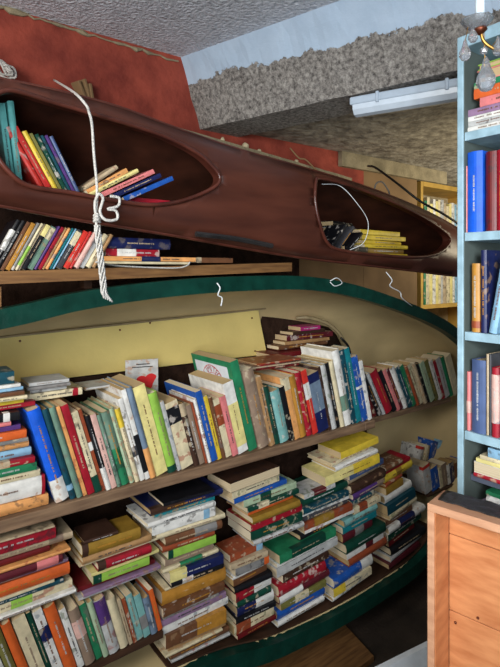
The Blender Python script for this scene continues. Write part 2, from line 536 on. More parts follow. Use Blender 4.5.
# dark strap fitting under the hull by the second cockpit
bm = bmesh.new(); p0, p1 = W(196, 234, KV - .045), W(272, 246, KV - .045)
tube(bm, smooth_path([p0, (p0 + p1) / 2 + Vector((0, -.004, .004)), p1], 5), 0.009, 6)
tag(link('black_foam_strip', bm, M_BAG), 'black foam strip lying along the lower edge of the kayak', 'strip')

# ------------------------------------------------------------------ big boat hull on its side
BV = 1.5
bt_px = [(-60, 329), (0, 318), (75, 301), (150, 290), (225, 284), (300, 283), (350, 291), (400, 307), (430, 320), (452, 334)]
bb_px = [(160, 668), (200, 661), (262, 643), (300, 627), (340, 607), (380, 583), (420, 553)]
TP = [W(a, b, BV) for a, b in bt_px]
BP = [W(a, b, BV) for a, b in bb_px]
bow = Vector((3.0, BV, 0.86))
TP = [Vector((-0.7, BV, 1.28)), Vector((-.2, BV, 1.40))] + TP[1:] + [Vector((2.75, BV, 1.09)), bow + Vector((0, 0, .03))]
BP = [Vector((-0.7, BV, .42)), Vector((.2, BV, .325))] + BP[1:] + [Vector((2.5, BV, .40)), Vector((2.82, BV, .62)), bow - Vector((0, 0, .03))]
def sample(P):
    Q = smooth_path(P, 10)
    def f(u):
        if u <= Q[0].x: return Q[0].z
        for i in range(len(Q) - 1):
            if Q[i].x <= u <= Q[i + 1].x:
                t = (u - Q[i].x) / max(1e-9, Q[i + 1].x - Q[i].x)
                return Q[i].z * (1 - t) + Q[i + 1].z * t
        return Q[-1].z
    return f
btop, bbot = sample(TP), sample(BP)
boat = empty('wooden_boat', (0, 0, 0))
tag(boat, 'large cream boat with dark green gunwale, tipped on its side and filled with books', 'boat')
bm = bmesh.new(); NUb, NSb = 80, 28
R = []
for i in range(NUb + 1):
    u = -0.7 + 3.7 * i / NUb
    a, b = btop(u) - .0, bbot(u); c, h = (a + b) / 2, max(.012, (a - b) / 2)
    D = 0.50 * min(1, (3.03 - u) / 0.65) ** 0.6
    R.append([bm.verts.new((u, BV + D * abs(math.sin(PI * k / NSb)) ** 0.62, c + h * (math.cos(PI * k / NSb)))) for k in range(NSb + 1)])
for i in range(NUb):
    for k in range(NSb):
        bm.faces.new((R[i][k], R[i][k + 1], R[i + 1][k + 1], R[i + 1][k]))
bm.faces.new(R[0])
h_ = link('hull', bm, M_HULL, boat, smooth=True)
so = h_.modifiers.new('thickness', 'SOLIDIFY'); so.thickness = 0.012; so.offset = 0
ul = [-0.7 + 3.68 * i / 90 for i in range(91)]
bm = bmesh.new(); ribbon_bar(bm, [Vector((u, BV - .012, btop(u))) for u in ul], .026, .022); link('gunwale', bm, M_GREEN, boat)['label'] = 'dark green upper gunwale'
bm = bmesh.new(); ribbon_bar(bm, [Vector((u, BV - .012, bbot(u) - .024)) for u in ul], .030, .022); link('gunwale', bm, M_GREEN, boat)['label'] = 'dark green lower gunwale'
# curved rib with a pale rim in the stern opening
def plate(name, px, v, th, m, parent):
    bm = bmesh.new()
    f = [bm.verts.new(W(a, b, v)) for a, b in px]
    g = [bm.verts.new(W(a, b, v) + Vector((0, th, 0))) for a, b in px]
    n = len(px)
    bm.faces.new(f); bm.faces.new(list(reversed(g)))
    for i in range(n): bm.faces.new((f[i], f[(i + 1) % n], g[(i + 1) % n], g[i]))
    return link(name, bm, m, parent)
bm = bmesh.new(); tube(bm, smooth_path([W(*p) for p in [(296, 318, 1.82), (310, 318, 1.78), (328, 324, 1.76), (341, 336, 1.75), (350, 356, 1.75), (355, 385, 1.75)]], 6), .009, 8)
link('rib', bm, M_RAIL, boat, smooth=True)['label'] = 'pale curved rib'
bm = bmesh.new(); tube(bm, smooth_path([W(*p) for p in [(341, 338, 1.73), (348, 346, 1.73), (351, 358, 1.73), (352, 364, 1.73)]], 5), .006, 8)
link('trim_pipe', bm, M_CABLE, boat, smooth=True)
# seat panel inside the boat
bt = plate('seat_panel', [(-60, 344), (258, 309), (262, 330), (267, 354), (-60, 393)], 1.84, .018, M_PANEL, boat)
bt['label'] = 'pale yellow seat panel'
bm = bmesh.new(); ribbon_bar(bm, [W(-60 + 325 * i / 8, 344 - 35.5 * i / 8, 1.836) for i in range(9)], .003, .008); link('panel_shadow_line', bm, M_RAIL, boat)  # thin dull bar standing in for the shadow along the panel top
for px_, py_ in [(255, 351), (20, 341), (150, 323), (252, 318), (120, 330)]:
    bm = bmesh.new()
    bmesh.ops.create_uvsphere(bm, u_segments=8, v_segments=5, radius=.004, matrix=Matrix.Translation(W(px_, py_, 1.838)))
    link('panel_screw', bm, M_COPPER, boat)
plate('shade_plate', [(-60, 394), (267, 355), (267, 430), (-60, 500)], 1.85, .012, M_DARKW, boat)['label'] = 'dark plate standing in for the shade under the yellow seat panel'  # dark plate put in for the shadow below the seat
plate('shade_plate', [(262, 314), (318, 318), (336, 334), (345, 352), (346, 380), (262, 385)], 1.87, .01, M_DARKW, boat)['label'] = 'dark plate standing in for the shaded opening behind the curved rib'  # dark colour stands in for the shaded depth behind the rib
bm = bmesh.new(); B(bm, -.5, 1.98, 1.80, 1.812, .38, .895); link('shade_plate', bm, M_DARKW, boat)['label'] = 'dark plate added for the shade behind the lower stacks'  # added plate, darkens the hull seen between the lower stacks

# ------------------------------------------------------------------ shelves in and above the boat
ZS = 0.938
ush0, ush1 = -0.6, W(373, 430, BV).x
bm = bmesh.new(); B(bm, ush0, ush1 - .065, BV - .012, BV + .40, ZS - .034, ZS); B(bm, ush1 - .064, ush1, BV - .012, BV + .085, ZS - .034, ZS); bev(bm, .002)
tag(link('plank_shelf', bm, M_SHELFW), 'long grey-brown plank shelf crossing the middle of the boat under the standing books', 'shelf')
ZR = 0.905
RV = 1.59
bm = bmesh.new(); B(bm, ush1 - .06, 2.60, RV, RV + .14, ZR - .026, ZR); bev(bm, .002)
tag(link('plank_shelf', bm, M_SHELFW), 'short dark plank shelf in the bow of the boat, right of the long shelf', 'shelf')
bm = bmesh.new(); B(bm, ush1 - .03, ush1 + .03, BV + .20, BV + .24, bbot(ush1) + .04, ZS - .036); bev(bm, .002)
tag(link('shelf_post', bm, M_DKWOOD), 'dark upright post under the right end of the long plank shelf', 'post')
bm = bmesh.new(); B(bm, ush1 + .05, ush1 + .20, BV + .20, BV + .22, bbot(ush1 + .1) + .04, ZR - .028); bev(bm, .002)  # wide dark plate added for the black area under the bow shelf
tag(link('shelf_post', bm, M_DKWOOD), 'dark upright plate added under the short bow shelf, right of the post', 'post')
# kayak-side plank
P0, P1 = W(-90, 274, BV), W(292, 262.5, BV)
board_between('plank_shelf', P0, P1, 0.034, 0.30, M_PLANK, 'light brown plank shelf between the kayak and the boat', 'shelf')
bm = bmesh.new(); B(bm, W(-60, 0, BV).x, W(3, 0, BV).x, BV + .02, BV + .08, btop(.3) + .03, 1.555)
tag(link('plank_support', bm, M_PLANK), 'short wooden block under the left end of the light brown plank', 'block')
bm = bmesh.new(); B(bm, W(84, 0, BV + .1).x, W(92, 0, BV + .1).x, BV + .1, BV + .14, btop(.6) + .02, 1.565)
tag(link('plank_support', bm, M_DKWOOD), 'dark peg under the light brown plank, behind the hanging rope', 'block')
# low board under the bottom row (inside the hull)
ZL = W(40, 0, BV).z * 0 + 0.44
bm = bmesh.new(); B(bm, -.6, W(162.5, 0, BV).x, BV - .005, BV + .30, ZL - .02, ZL)
tag(link('plank_shelf', bm, M_DKWOOD), 'dark low board inside the boat carrying the leaning books at the bottom left', 'shelf')

# ------------------------------------------------------------------ books
COL = {
 'red': (196, 48, 44), 'scarlet': (214, 56, 46), 'crimson': (160, 28, 44), 'dark red': (104, 24, 28), 'maroon': (92, 30, 40), 'pink': (222, 128, 128), 'pale pink': (222, 178, 166),
 'magenta': (170, 44, 110), 'orange': (214, 98, 44), 'pale orange': (226, 160, 96), 'ochre': (184, 130, 52), 'yellow': (222, 192, 62), 'pale yellow': (226, 212, 140), 'mustard': (150, 116, 44),
 'lime green': (146, 190, 76), 'green': (40, 124, 84), 'dark green': (18, 66, 52), 'grey-green': (110, 140, 122), 'olive': (120, 116, 62), 'pale green': (168, 188, 156),
 'teal': (26, 122, 132), 'pale teal': (124, 176, 172), 'turquoise': (112, 196, 190), 'dark teal': (22, 70, 84), 'blue': (34, 86, 170), 'bright blue': (24, 92, 214), 'pale blue': (136, 178, 206), 'navy': (28, 36, 82), 'slate blue': (70, 88, 128), 'grey-blue': (110, 128, 148),
 'purple': (84, 54, 116), 'mauve': (150, 120, 150), 'black': (24, 24, 28), 'dark grey': (66, 66, 70), 'grey': (134, 132, 130), 'pale grey': (188, 188, 186), 'white': (228, 226, 220), 'cream': (218, 204, 168), 'beige': (186, 166, 136), 'tan': (176, 136, 92), 'taupe': (146, 124, 106),
 'brown': (112, 74, 50), 'dark brown': (66, 44, 34), 'russet': (150, 72, 44),
}
def cm(c):
    key = 'cover_' + c.replace(' ', '_').replace('-', '_')
    if key in MC: return MC[key]
    pale = sum(COL[c]) > 480
    if c in ('bright blue', 'slate blue', 'turquoise', 'lime green', 'pale yellow', 'yellow', 'orange'):
        return mat(key, rgb(*COL[c]), 0.42, var=0.15, scale=30)
    m = mat(key, rgb(*COL[c]), 0.5 if pale else 0.42, var=0.17, scale=30)
    # printed and scuffed patches, different on every book
    nt = m.node_tree; L = nt.links
    b = nt.nodes['Principled BSDF']
    src = b.inputs['Base Color'].links[0].from_socket
    tc = [n for n in nt.nodes if n.type == 'TEX_COORD'][0]
    oi = nt.nodes.new('ShaderNodeObjectInfo')
    n = nt.nodes.new('ShaderNodeTexNoise'); n.noise_dimensions = '4D'
    n.inputs['Scale'].default_value = 42; n.inputs['Detail'].default_value = 4
    w = nt.nodes.new('ShaderNodeMath'); w.operation = 'MULTIPLY'; w.inputs[1].default_value = 40
    L.new(oi.outputs['Random'], w.inputs[0]); L.new(w.outputs[0], n.inputs['W'])
    L.new(tc.outputs['Object'], n.inputs[0])
    g = nt.nodes.new('ShaderNodeMapRange')
    g.inputs[1].default_value = 0.56; g.inputs[2].default_value = 0.62
    g.inputs[3].default_value = 0; g.inputs[4].default_value = 0.6
    L.new(n.outputs[0], g.inputs[0])
    h = nt.nodes.new('ShaderNodeValToRGB')
    el = h.color_ramp.elements
    cs = [(60, 50, 46), (170, 120, 80), (96, 110, 120), (150, 60, 50), (90, 104, 70)] if pale else [(190, 176, 150), (40, 36, 40), (200, 190, 180), (150, 120, 90), (110, 100, 96)]
    el[0].color = (*rgb(*cs[0]), 1); el[1].color = (*rgb(*cs[1]), 1)
    h.color_ramp.interpolation = 'CONSTANT'
    el[1].position = .3
    for k, p in ((2, .5), (3, .7), (4, .85)):
        e = el.new(p); e.color = (*rgb(*cs[k]), 1)
    L.new(oi.outputs['Random'], h.inputs[0])
    # only some books carry artwork
    on = nt.nodes.new('ShaderNodeMath'); on.operation = 'MULTIPLY_ADD'; on.inputs[1].default_value = 7.3
    L.new(oi.outputs['Random'], on.inputs[0]); on.inputs[2].default_value = 0
    fr = nt.nodes.new('ShaderNodeMath'); fr.operation = 'FRACT'; L.new(on.outputs[0], fr.inputs[0])
    gt = nt.nodes.new('ShaderNodeMath'); gt.operation = 'GREATER_THAN'; gt.inputs[1].default_value = 0.4; L.new(fr.outputs[0], gt.inputs[0])
    mu = nt.nodes.new('ShaderNodeMath'); mu.operation = 'MULTIPLY'; L.new(gt.outputs[0], mu.inputs[0]); L.new(g.outputs[0], mu.inputs[1])
    mx = nt.nodes.new('ShaderNodeMix'); mx.data_type = 'RGBA'
    L.new(mu.outputs[0], mx.inputs[0]); L.new(src, mx.inputs[6]); L.new(h.outputs[0], mx.inputs[7])
    L.new(mx.outputs[2], b.inputs['Base Color'])
    return m

def light(c): return sum(COL[c]) > 390

ORD = ['', 'first', 'second', 'third', 'fourth', 'fifth', 'sixth', 'seventh', 'eighth', 'ninth', 'tenth', 'eleventh', 'twelfth', 'thirteenth', 'fourteenth', 'fifteenth', 'sixteenth', 'seventeenth', 'eighteenth', 'nineteenth', 'twentieth', 'twenty-first', 'twenty-second', 'twenty-third', 'twenty-fourth', 'twenty-fifth', 'twenty-sixth', 'twenty-seventh', 'twenty-eighth', 'twenty-ninth', 'thirtieth'] + ['thirty-' + w for w in ['first', 'second', 'third', 'fourth', 'fifth', 'sixth', 'seventh', 'eighth', 'ninth']] + ['fortieth'] + ['forty-' + w for w in ['first', 'second', 'third', 'fourth', 'fifth', 'sixth', 'seventh', 'eighth', 'ninth']] + ['fiftieth'] + ['fifty-' + w for w in ['first', 'second', 'third', 'fourth', 'fifth']]
rb = random.Random(21)

def book(t, d, h, col, band=None, hard=None, pages_out=False, name='book'):
    """spine at y=0 facing -y, thickness along x, height along z, origin at bottom left of the spine"""
    root = empty(name)
    if hard is None: hard = rb.random() < .45
    t = max(t, .003)
    th = min(.0024 if hard else .0009, t * .22)
    ov = .003 if hard else .0003
    bm = bmesh.new()
    # cover as one folded sheet: left board, spine (a little rounded), right board
    n = 6
    bul = min(.22 * t, .006) if hard else min(.05 * t, .001)
    prof_o = [(0, d)] + [(t * k / n, -bul * math.sin(PI * k / n)) for k in range(n + 1)] + [(t, d)]
    prof_i = [(th, d)] + [(th + (t - 2 * th) * k / n, th - bul * math.sin(PI * k / n)) for k in range(n + 1)] + [(t - th, d)]
    lay = []
    for z in (0, h):
        lay.append(([bm.verts.new((x, y, z)) for x, y in prof_o], [bm.verts.new((x, y, z)) for x, y in prof_i]))
    m = len(prof_o)
    for i in range(m - 1):
        for q, rev in ((0, 0), (1, 1)):
            bm.faces.new((lay[0][q][i], lay[0][q][i + 1], lay[1][q][i + 1], lay[1][q][i]))
        for z in (0, 1):
            bm.faces.new((lay[z][0][i], lay[z][0][i + 1], lay[z][1][i + 1], lay[z][1][i]))
    for i in (0, m - 1):
        bm.faces.new((lay[0][0][i], lay[1][0][i], lay[1][1][i], lay[0][1][i]))
    cov = link('cover', bm, cm(col), root)
    bm = bmesh.new(); B(bm, th, t - th, th, d - ov, ov, h - ov)
    link('pages', bm, M_PAGES, root)
    if band:
        bc, a, b_ = band
        bm = bmesh.new()
        e = .0006
        prof = [(-e, min(.02, d * .2))] + [(t * k / n + (-e if k == 0 else e if k == n else 0), -bul * math.sin(PI * k / n) - e) for k in range(n + 1)] + [(t + e, min(.02, d * .2))]
        lo = [bm.verts.new((x, y, h * a)) for x, y in prof]; hi = [bm.verts.new((x, y, h * b_)) for x, y in prof]
        for i in range(len(prof) - 1): bm.faces.new((lo[i], lo[i + 1], hi[i + 1], hi[i]))
        o = link('spine_band', bm, cm(bc), cov); o['label'] = bc + ' band on the spine'
    if t > .009 and not pages_out and rb.random() < .75:
        # illegible lettering: a run of small blocks down the spine
        ic = rb.choice(['taupe', 'dark grey', 'brown']) if light(col) else rb.choice(['beige', 'pale grey', 'ochre'])
        bm = bmesh.new()
        z = h * rb.uniform(.16, .3); ze = h * rb.uniform(.66, .86)
        w = min(t * .25, .0048); yb = -bul - .0007
        while z < ze:
            l = rb.uniform(.0012, .003)
            if rb.random() > .18:
                k = rb.uniform(.7, 1)
                B(bm, t / 2 - w / 2 * k, t / 2 + w / 2 * k, yb, yb + .0005 + bul * .5, z, min(z + l, ze))
            z += l + .0012
        link('spine_lettering', bm, cm(ic), cov)
    return root

def short(txt, wd_, bd):
    if len(txt.replace('-', ' ').split()) > 15 and bd: txt = txt.replace(bd, '', 1)
    if len(txt.replace('-', ' ').split()) > 15 and wd_: txt = txt.replace(wd_, '', 1)
    return txt

def setlabel(o, words, group):
    tag(o, words, 'book', group)

def add_to_cover(root, fn):
    fn(root)

def solve_h(u0, v, z0, lean, ytop):
    lo, hi = .02, .6
    for _ in range(40):
        m = (lo + hi) / 2
        y = project((u0 - m * math.sin(lean), v, z0 + m * math.cos(lean)))[1]
        if y > ytop: lo = m
        else: hi = m
    return lo

DEEP = {250.6: .265, 239.5: .235, 212.5: .22}      # the large-format volumes are deeper
def row(items, v, zf, lean0, lean1, place, group, hmax=.33, dk=.7, extra=None, dmax=.25, jit=.006, zcap=None):
    """items: (x0, x1, ytop, colour[, band]) read along the shelf front"""
    out = []
    n = len(items)
    for i, it in enumerate(items):
        x0, x1, yt, col = it[:4]
        band = it[4] if len(it) > 4 else None
        q = i / max(1, n - 1)
        lean = math.radians(lean0 + (lean1 - lean0) * q)
        u0, u1 = W(x0, 0, v).x, W(x1, 0, v).x
        z0 = zf(u0) if callable(zf) else zf
        t = (u1 - u0) * math.cos(lean) - .0018
        if lean >= 0:
            h = solve_h(u0, v, z0, lean, yt); pu = u0
        else:
            h = solve_h(u1, v, z0, lean, yt); pu = u1
        h = min(h, hmax)
        if zcap:
            top = zcap(u0 if lean >= 0 else u1)
            while z0 + h * math.cos(lean) + t * abs(math.sin(lean)) > top - .003: h -= .002
        d = min(DEEP.get(x0, dmax if x0 < 350 or dmax != .19 else .088), h * (dk if x0 not in DEEP else .9))
        b = book(t, d, h, col, band)
        z0 += .0008
        vj = rb.uniform(0, jit)
        if lean >= 0:
            b.location = (u0, v + vj, z0)
        else:
            b.location = (u1 - t * math.cos(lean), v + vj, z0 + t * math.sin(-lean))
        b.rotation_euler = (0, -lean, 0)
        wd_ = 'thin ' if t < .011 else 'thick ' if t > .028 else ''
        bd = f' with {band[0]} band' if band else ''
        setlabel(b, short(f"{wd_}{col} book{bd}, {ORD[i + 1]} from left {place}", wd_, bd), group)
        out.append(b)
    return out

def stack(items, v, ybot, ytop, xref, place, group, yaw=0, dk=.68, zbase=None, ztop=None, frm='top', jv=.012, tilt=0, jyaw=2.5, dmax=.24, vref=None):
    """items top -> bottom: (x0, x1, t, colour[, band | 'P'])"""
    z0 = zbase if zbase is not None else W(xref, ybot, vref or v).z
    z1 = ztop if ztop is not None else W(xref, ytop, vref or v).z
    k = (z1 - z0) / sum(i[2] for i in items)
    z = z0
    umin = min(W(i[0], 0, v).x for i in items) if tilt else None
    n = len(items)
    out = []
    for i in range(n - 1, -1, -1):
        x0, x1, t, col = items[i][:4]
        ex = items[i][4] if len(items[i]) > 4 else None
        pg = ex == 'P'
        band = ex if isinstance(ex, tuple) else None
        th = t * k
        u0, u1 = W(x0, 0, v).x, W(x1, 0, v).x
        h = min(u1 - u0, .34)
        d = min(dmax, max(.10, h * dk))
        b = book(th - .0016, d, h, col, band, pages_out=pg)
        a = math.radians(yaw + rb.uniform(-jyaw, jyaw))
        # lay flat: height along +x, thickness along +z (rotate about y), spine still towards the viewer
        Mx = Matrix.Rotation(a, 4, 'Z') @ Matrix.Rotation(PI / 2, 4, 'Y')
        off = Vector((0, 0, th))
        TT = Matrix.Rotation(math.radians(-tilt), 4, 'Y')
        zc = (u0 - (umin or u0)) * math.tan(math.radians(tilt))
        if pg:
            # fore-edge outwards: turn half round about the upright axis
            Mx = Matrix.Rotation(a, 4, 'Z') @ Matrix.Translation((h, d, 0)) @ Matrix.Rotation(PI, 4, 'Z') @ Matrix.Rotation(PI / 2, 4, 'Y')
        b.matrix_world = Matrix.Translation(Vector((u0, v + rb.uniform(0, jv) + rb.choice([0, 0, jv]), z + zc))) @ TT @ Matrix.Translation(off) @ Mx
        z += th / math.cos(math.radians(tilt))
        wd_ = 'thin ' if th < .010 else 'thick ' if th > .026 else ''
        bd = f' with {band[0]} band' if band else ''
        num = i + 1
        fr = 'top'
        setlabel(b, short(f"{wd_}{col} book{bd}, {ORD[num]} from top{',' if not place.startswith('of') else ''} {place}", wd_, bd), group)
        out.append(b)
    return list(reversed(out))

# --- long shelf row
M_ROW = [
 (57, 71, 413, 'bright blue', ('white', .0, .24)), (71, 77.5, 411, 'dark teal', ('pale blue', .1, .16)), (77.5, 84, 409, 'grey-green'), (84, 88.5, 408, 'pale orange'), (88.5, 96, 407, 'crimson'),
 (96, 103, 414, 'cream', ('dark green', 0, .2)), (103, 107, 411, 'russet', ('white', .5, .6)), (107, 112, 417, 'black', ('white', 0, .3)), (112, 118, 416, 'pale pink'), (118, 122.5, 416, 'grey-green'),
 (122.5, 131, 414, 'green', ('grey-green', .5, 1)), (131, 136, 410, 'pale green'), (136, 141, 410, 'cream', ('yellow', .75, 1)), (141, 146, 400, 'white', ('dark grey', .3, .42)), (146, 151, 391, 'white', ('black', .08, .5)),
 (151, 157, 389, 'grey-blue', ('pale orange', 0, .33)), (157, 169.5, 389, 'pale yellow'), (169.5, 178.5, 395, 'lime green', ('dark green', 0, .08)), (178.5, 182.5, 403, 'pale grey'),
 (182.5, 195, 405, 'cream', ('black', .68, .92)), (195, 201, 405, 'dark brown', ('beige', .8, 1)), (201, 206.5, 407, 'taupe'), (206.5, 209, 404, 'russet'), (209, 212.5, 400, 'white'), (212.5, 219, 393, 'blue'),
 (219, 223.5, 398, 'yellow'), (223.5, 227, 399, 'brown'), (227, 233.5, 401, 'cream', ('russet', .55, .9)), (233.5, 239.5, 398, 'pink'), (239.5, 250, 385, 'white', ('pale yellow', .1, .7)), (250.6, 259, 362, 'green'),
 (260, 271, 372, 'taupe'), (271, 276, 378, 'tan'), (276, 281.5, 388, 'dark green'), (281.5, 291, 393, 'pale teal'), (291, 295.5, 388, 'black'), (295.5, 301, 379, 'pale orange', ('cream', .8, 1)), (301, 308, 378, 'ochre'),
 (308, 314, 374, 'crimson'), (314, 319.5, 372, 'scarlet', ('white', .55, .8)), (319.5, 330, 376, 'navy', ('grey-blue', .35, .85)), (330, 333, 368, 'dark brown'), (333, 338, 366, 'pale grey'), (338, 341.5, 364, 'black'),
 (341.5, 346, 362, 'cream'), (346, 353, 352, 'white', ('grey-green', .2, .4)), (353, 357.5, 351, 'dark teal'), (357.5, 363, 350, 'teal'), (363, 369, 358, 'blue', ('white', .5, .54)), (369, 372.5, 362, 'white')]
mrow = row(M_ROW, BV, ZS, 16.5, 14, 'on the long middle shelf', 'books standing on the long middle shelf', dk=.72, dmax=.19, hmax=.345)

# printed card on the big green book, round red lettering
gb = mrow[30]
gh = [c for c in gb.children if c.name.startswith('cover')][0].dimensions
sz = max(v.co.z for v in [c for c in gb.children if c.name.startswith('cover')][0].data.vertices)
sd = max(v.co.y for v in [c for c in gb.children if c.name.startswith('cover')][0].data.vertices)
bm = bmesh.new(); B(bm, -.0006, 0, .026, sd - .02, .03, sz - .022)
gcov = [c for c in gb.children if c.name.startswith('cover')][0]
card = link('card', bm, M_WHITEB, gcov); card['label'] = 'white printed card'
bm = bmesh.new()
cyy, czz = (.026 + sd - .02) / 2, sz - .022 - .078
def onf(y, z): return Vector((-.0006, y, z))
for r0, w0 in ((.072, .0028), (.042, .0024), (.016, .003)):
    n0 = 48
    a_ = [bm.verts.new(onf(cyy + r0 * math.cos(2 * PI * k / n0), czz + r0 * math.sin(2 * PI * k / n0)) - Vector((.0003, 0, 0))) for k in range(n0)]
    b_ = [bm.verts.new(onf(cyy + (r0 - w0) * math.cos(2 * PI * k / n0), czz + (r0 - w0) * math.sin(2 * PI * k / n0)) - Vector((.0003, 0, 0))) for k in range(n0)]
    for k in range(n0): bm.faces.new((a_[k], a_[(k + 1) % n0], b_[(k + 1) % n0], b_[k]))
for k in range(12):
    a = 2 * PI * k / 12
    q = [onf(cyy + r_ * math.cos(a + d_), czz + r_ * math.sin(a + d_)) - Vector((.0003, 0, 0)) for r_, d_ in ((.020, -.1), (.020, .1), (.034, .06), (.034, -.06))]
    bm.faces.new([bm.verts.new(p_) for p_ in q])
word = 'LIMITED'
for i, ch in enumerate(word):
    a = math.radians(90 + 54 - i * 18)
    me = text_mesh(ch, .036)
    c, s = math.cos(a), math.sin(a)
    # seen from -x the right hand is -y
    o_ = Vector((0, -c, s))
    right = Vector((0, -s, -c)); 
    for p in me.polygons:
        vs = []
        for vi in p.vertices:
            q = me.vertices[vi].co
            rr = .044 + q.y
            w = Vector((-.0010, cyy, czz)) + o_ * rr + right * q.x
            vs.append(bm.verts.new(w))
        try: bm.faces.new(vs)
        except ValueError: pass
link('lettering', bm, M_REDINK, gcov)['label'] = 'red round emblem with lettering'
gb['label'] = 'big green book with white card and round red emblem on its cover, long shelf'

# --- bow shelf row
R_ROW = [(374, 379, 368, 'dark red'), (379, 383.5, 369, 'black'), (383.5, 386.5, 372, 'pale grey'), (386.5, 394, 373, 'crimson'), (394, 398, 372, 'black'), (398, 401.5, 371, 'pink'), (401.5, 405, 370, 'maroon'),
 (405, 410, 368, 'white'), (410, 414, 368, 'dark teal'), (414, 418, 367, 'green'), (418, 421, 368, 'russet'), (421, 425, 366, 'cream'), (425, 428.5, 364, 'beige'), (428.5, 431.5, 365, 'black'), (431.5, 436, 364, 'pale green'),
 (436, 440, 362, 'olive'), (440, 443.5, 362, 'white'), (443.5, 446.5, 362, 'crimson'), (446.5, 451, 360, 'pale grey'), (451, 455, 358, 'green'), (455, 461, 358, 'cream')]
row(R_ROW, RV, ZR + .0, 31, 23, 'on the short bow shelf', 'books leaning on the bow shelf', dmax=.10, hmax=.24)

# --- plank row under the kayak (leaning right)
zpl = lambda u: P0.z + (P1.z - P0.z) * (u - P0.x) / (P1.x - P0.x)
K_ROW = [(-13, -7, 212, 'black', ('white', .4, .8)), (-7, -1, 216, 'black'), (-1, 4, 220, 'brown'), (4, 10, 222, 'ochre'), (10, 14, 224, 'grey'), (14, 17.5, 222, 'cream', ('lime green', .1, .5)), (17.5, 20, 224, 'beige'), (20, 25.5, 212, 'black', ('pale yellow', .75, 1)),
 (25.5, 33, 214, 'grey-green', ('cream', .7, .97)), (33, 36.5, 216, 'purple'), (36.5, 41, 216, 'crimson'), (41, 44, 216, 'tan'), (44, 48, 217, 'pale orange'), (48, 52, 219, 'teal'), (52, 54.5, 219, 'pale blue'), (54.5, 61, 222, 'dark grey', ('cream', .6, .95)), (61.5, 68, 221, 'scarlet'), (68, 72, 222, 'red'),
 (72, 78.5, 224, 'pale pink'), (78.5, 84, 223, 'pale grey'), (84, 90.5, 223, 'cream'), (90.5, 95, 226, 'tan')]
row(K_ROW, BV, zpl, -27, -30, 'on the plank under the kayak', 'books leaning on the plank under the kayak', dmax=.13, hmax=.23, zcap=lambda u: min(kbot(u + .12), kbot(u)) - .008)
stack([(109, 172, 9, 'navy'), (108, 162, 6, 'crimson', ('white', .2, .55)), (102, 196, 4, 'pale orange', ('navy', .4, .6)), (104, 190, 2.4, 'cream')], BV, 268, 237, 104, 'of the small pile behind the rope knot', 'flat books on the plank under the kayak', zbase=zpl(W(200, 0, BV).x) + .001, ztop=zpl(W(200, 0, BV).x) + .084, jv=.01, jyaw=1)
stack([(200, 236, 5, 'brown', ('beige', 0, .12))], BV, 268, 257, 190, '', 'flat books on the plank under the kayak', zbase=zpl(W(250, 0, BV).x) + .001, ztop=zpl(W(250, 0, BV).x) + .02, jyaw=0)[0]['label'] = 'long brown spiral-patterned book lying alone at the right end of the plank'

# --- books in the kayak's left cockpit
zkl = lambda u: kzl(u)
_k = smooth_path([W(a, b, KV) for a, b in [(-4, 182), (29, 188), (72, 195), (126, 203), (180, 206)]], 6)
def kzl(u):
    for i in range(len(_k) - 1):
        if _k[i].x <= u <= _k[i + 1].x:
            return _k[i].z + (_k[i + 1].z - _k[i].z) * (u - _k[i].x) / (_k[i + 1].x - _k[i].x)
    return _k[0].z if u < _k[0].x else _k[-1].z
kv = KV + .03
row([(9, 16.5, 103, 'turquoise'), (16.8, 24, 101, 'turquoise')], kv, kzl, 7, 6, 'in the left cockpit of the kayak', 'books in the left cockpit', dmax=.13, jit=.001)
row([(41.3, 48, 128, 'scarlet'), (48.3, 55.5, 128, 'red'), (56, 62, 132, 'yellow'), (62, 66, 134, 'olive'), (66.3, 71, 135, 'dark green'), (71.3, 75, 136, 'dark teal'), (75.3, 79, 136, 'purple'), (79.2, 83.5, 137, 'slate blue')],
    kv, kzl, 30, 27, 'of eight leaning in the left cockpit', 'books in the left cockpit', dmax=.14, jit=.002)
def lean_flat(specs, v, place, group, first=1):
    for i, (xa, ya, xb, yb_, t, col) in enumerate(specs):
        a, b_ = W(xa, ya, v), W(xb, yb_, v)
        h = min((b_ - a).length, .26)
        d = min(.15, h * .7)
        bk = book(t, d, h, col)
        ang = math.atan2(b_.z - a.z, b_.x - a.x)
        bk.matrix_world = Matrix.Translation(a) @ Matrix.Rotation(-ang, 4, 'Y') @ Matrix.Rotation(PI / 2, 4, 'Y')
        setlabel(bk, f"{col} book slanting to the right, {ORD[i + first]} from left {place}", group)
lean_flat([(84, 186, 116, 165, .012, 'beige'), (86, 190, 126, 168, .014, 'pale orange'), (88, 193, 137, 168.5, .012, 'pale yellow'), (100, 193, 153, 169, .014, 'pink'), (113, 194, 160, 173, .013, 'navy'), (123, 197, 172, 176, .014, 'blue')],
          kv - .004, 'in the left cockpit', 'books in the left cockpit')
stack([(130, 173, 4, 'crimson')], kv + .01, 203, 196.5, 135, '', 'books in the left cockpit', yaw=0, jyaw=0)[0]['label'] = 'flat crimson book at the right end inside the left cockpit'

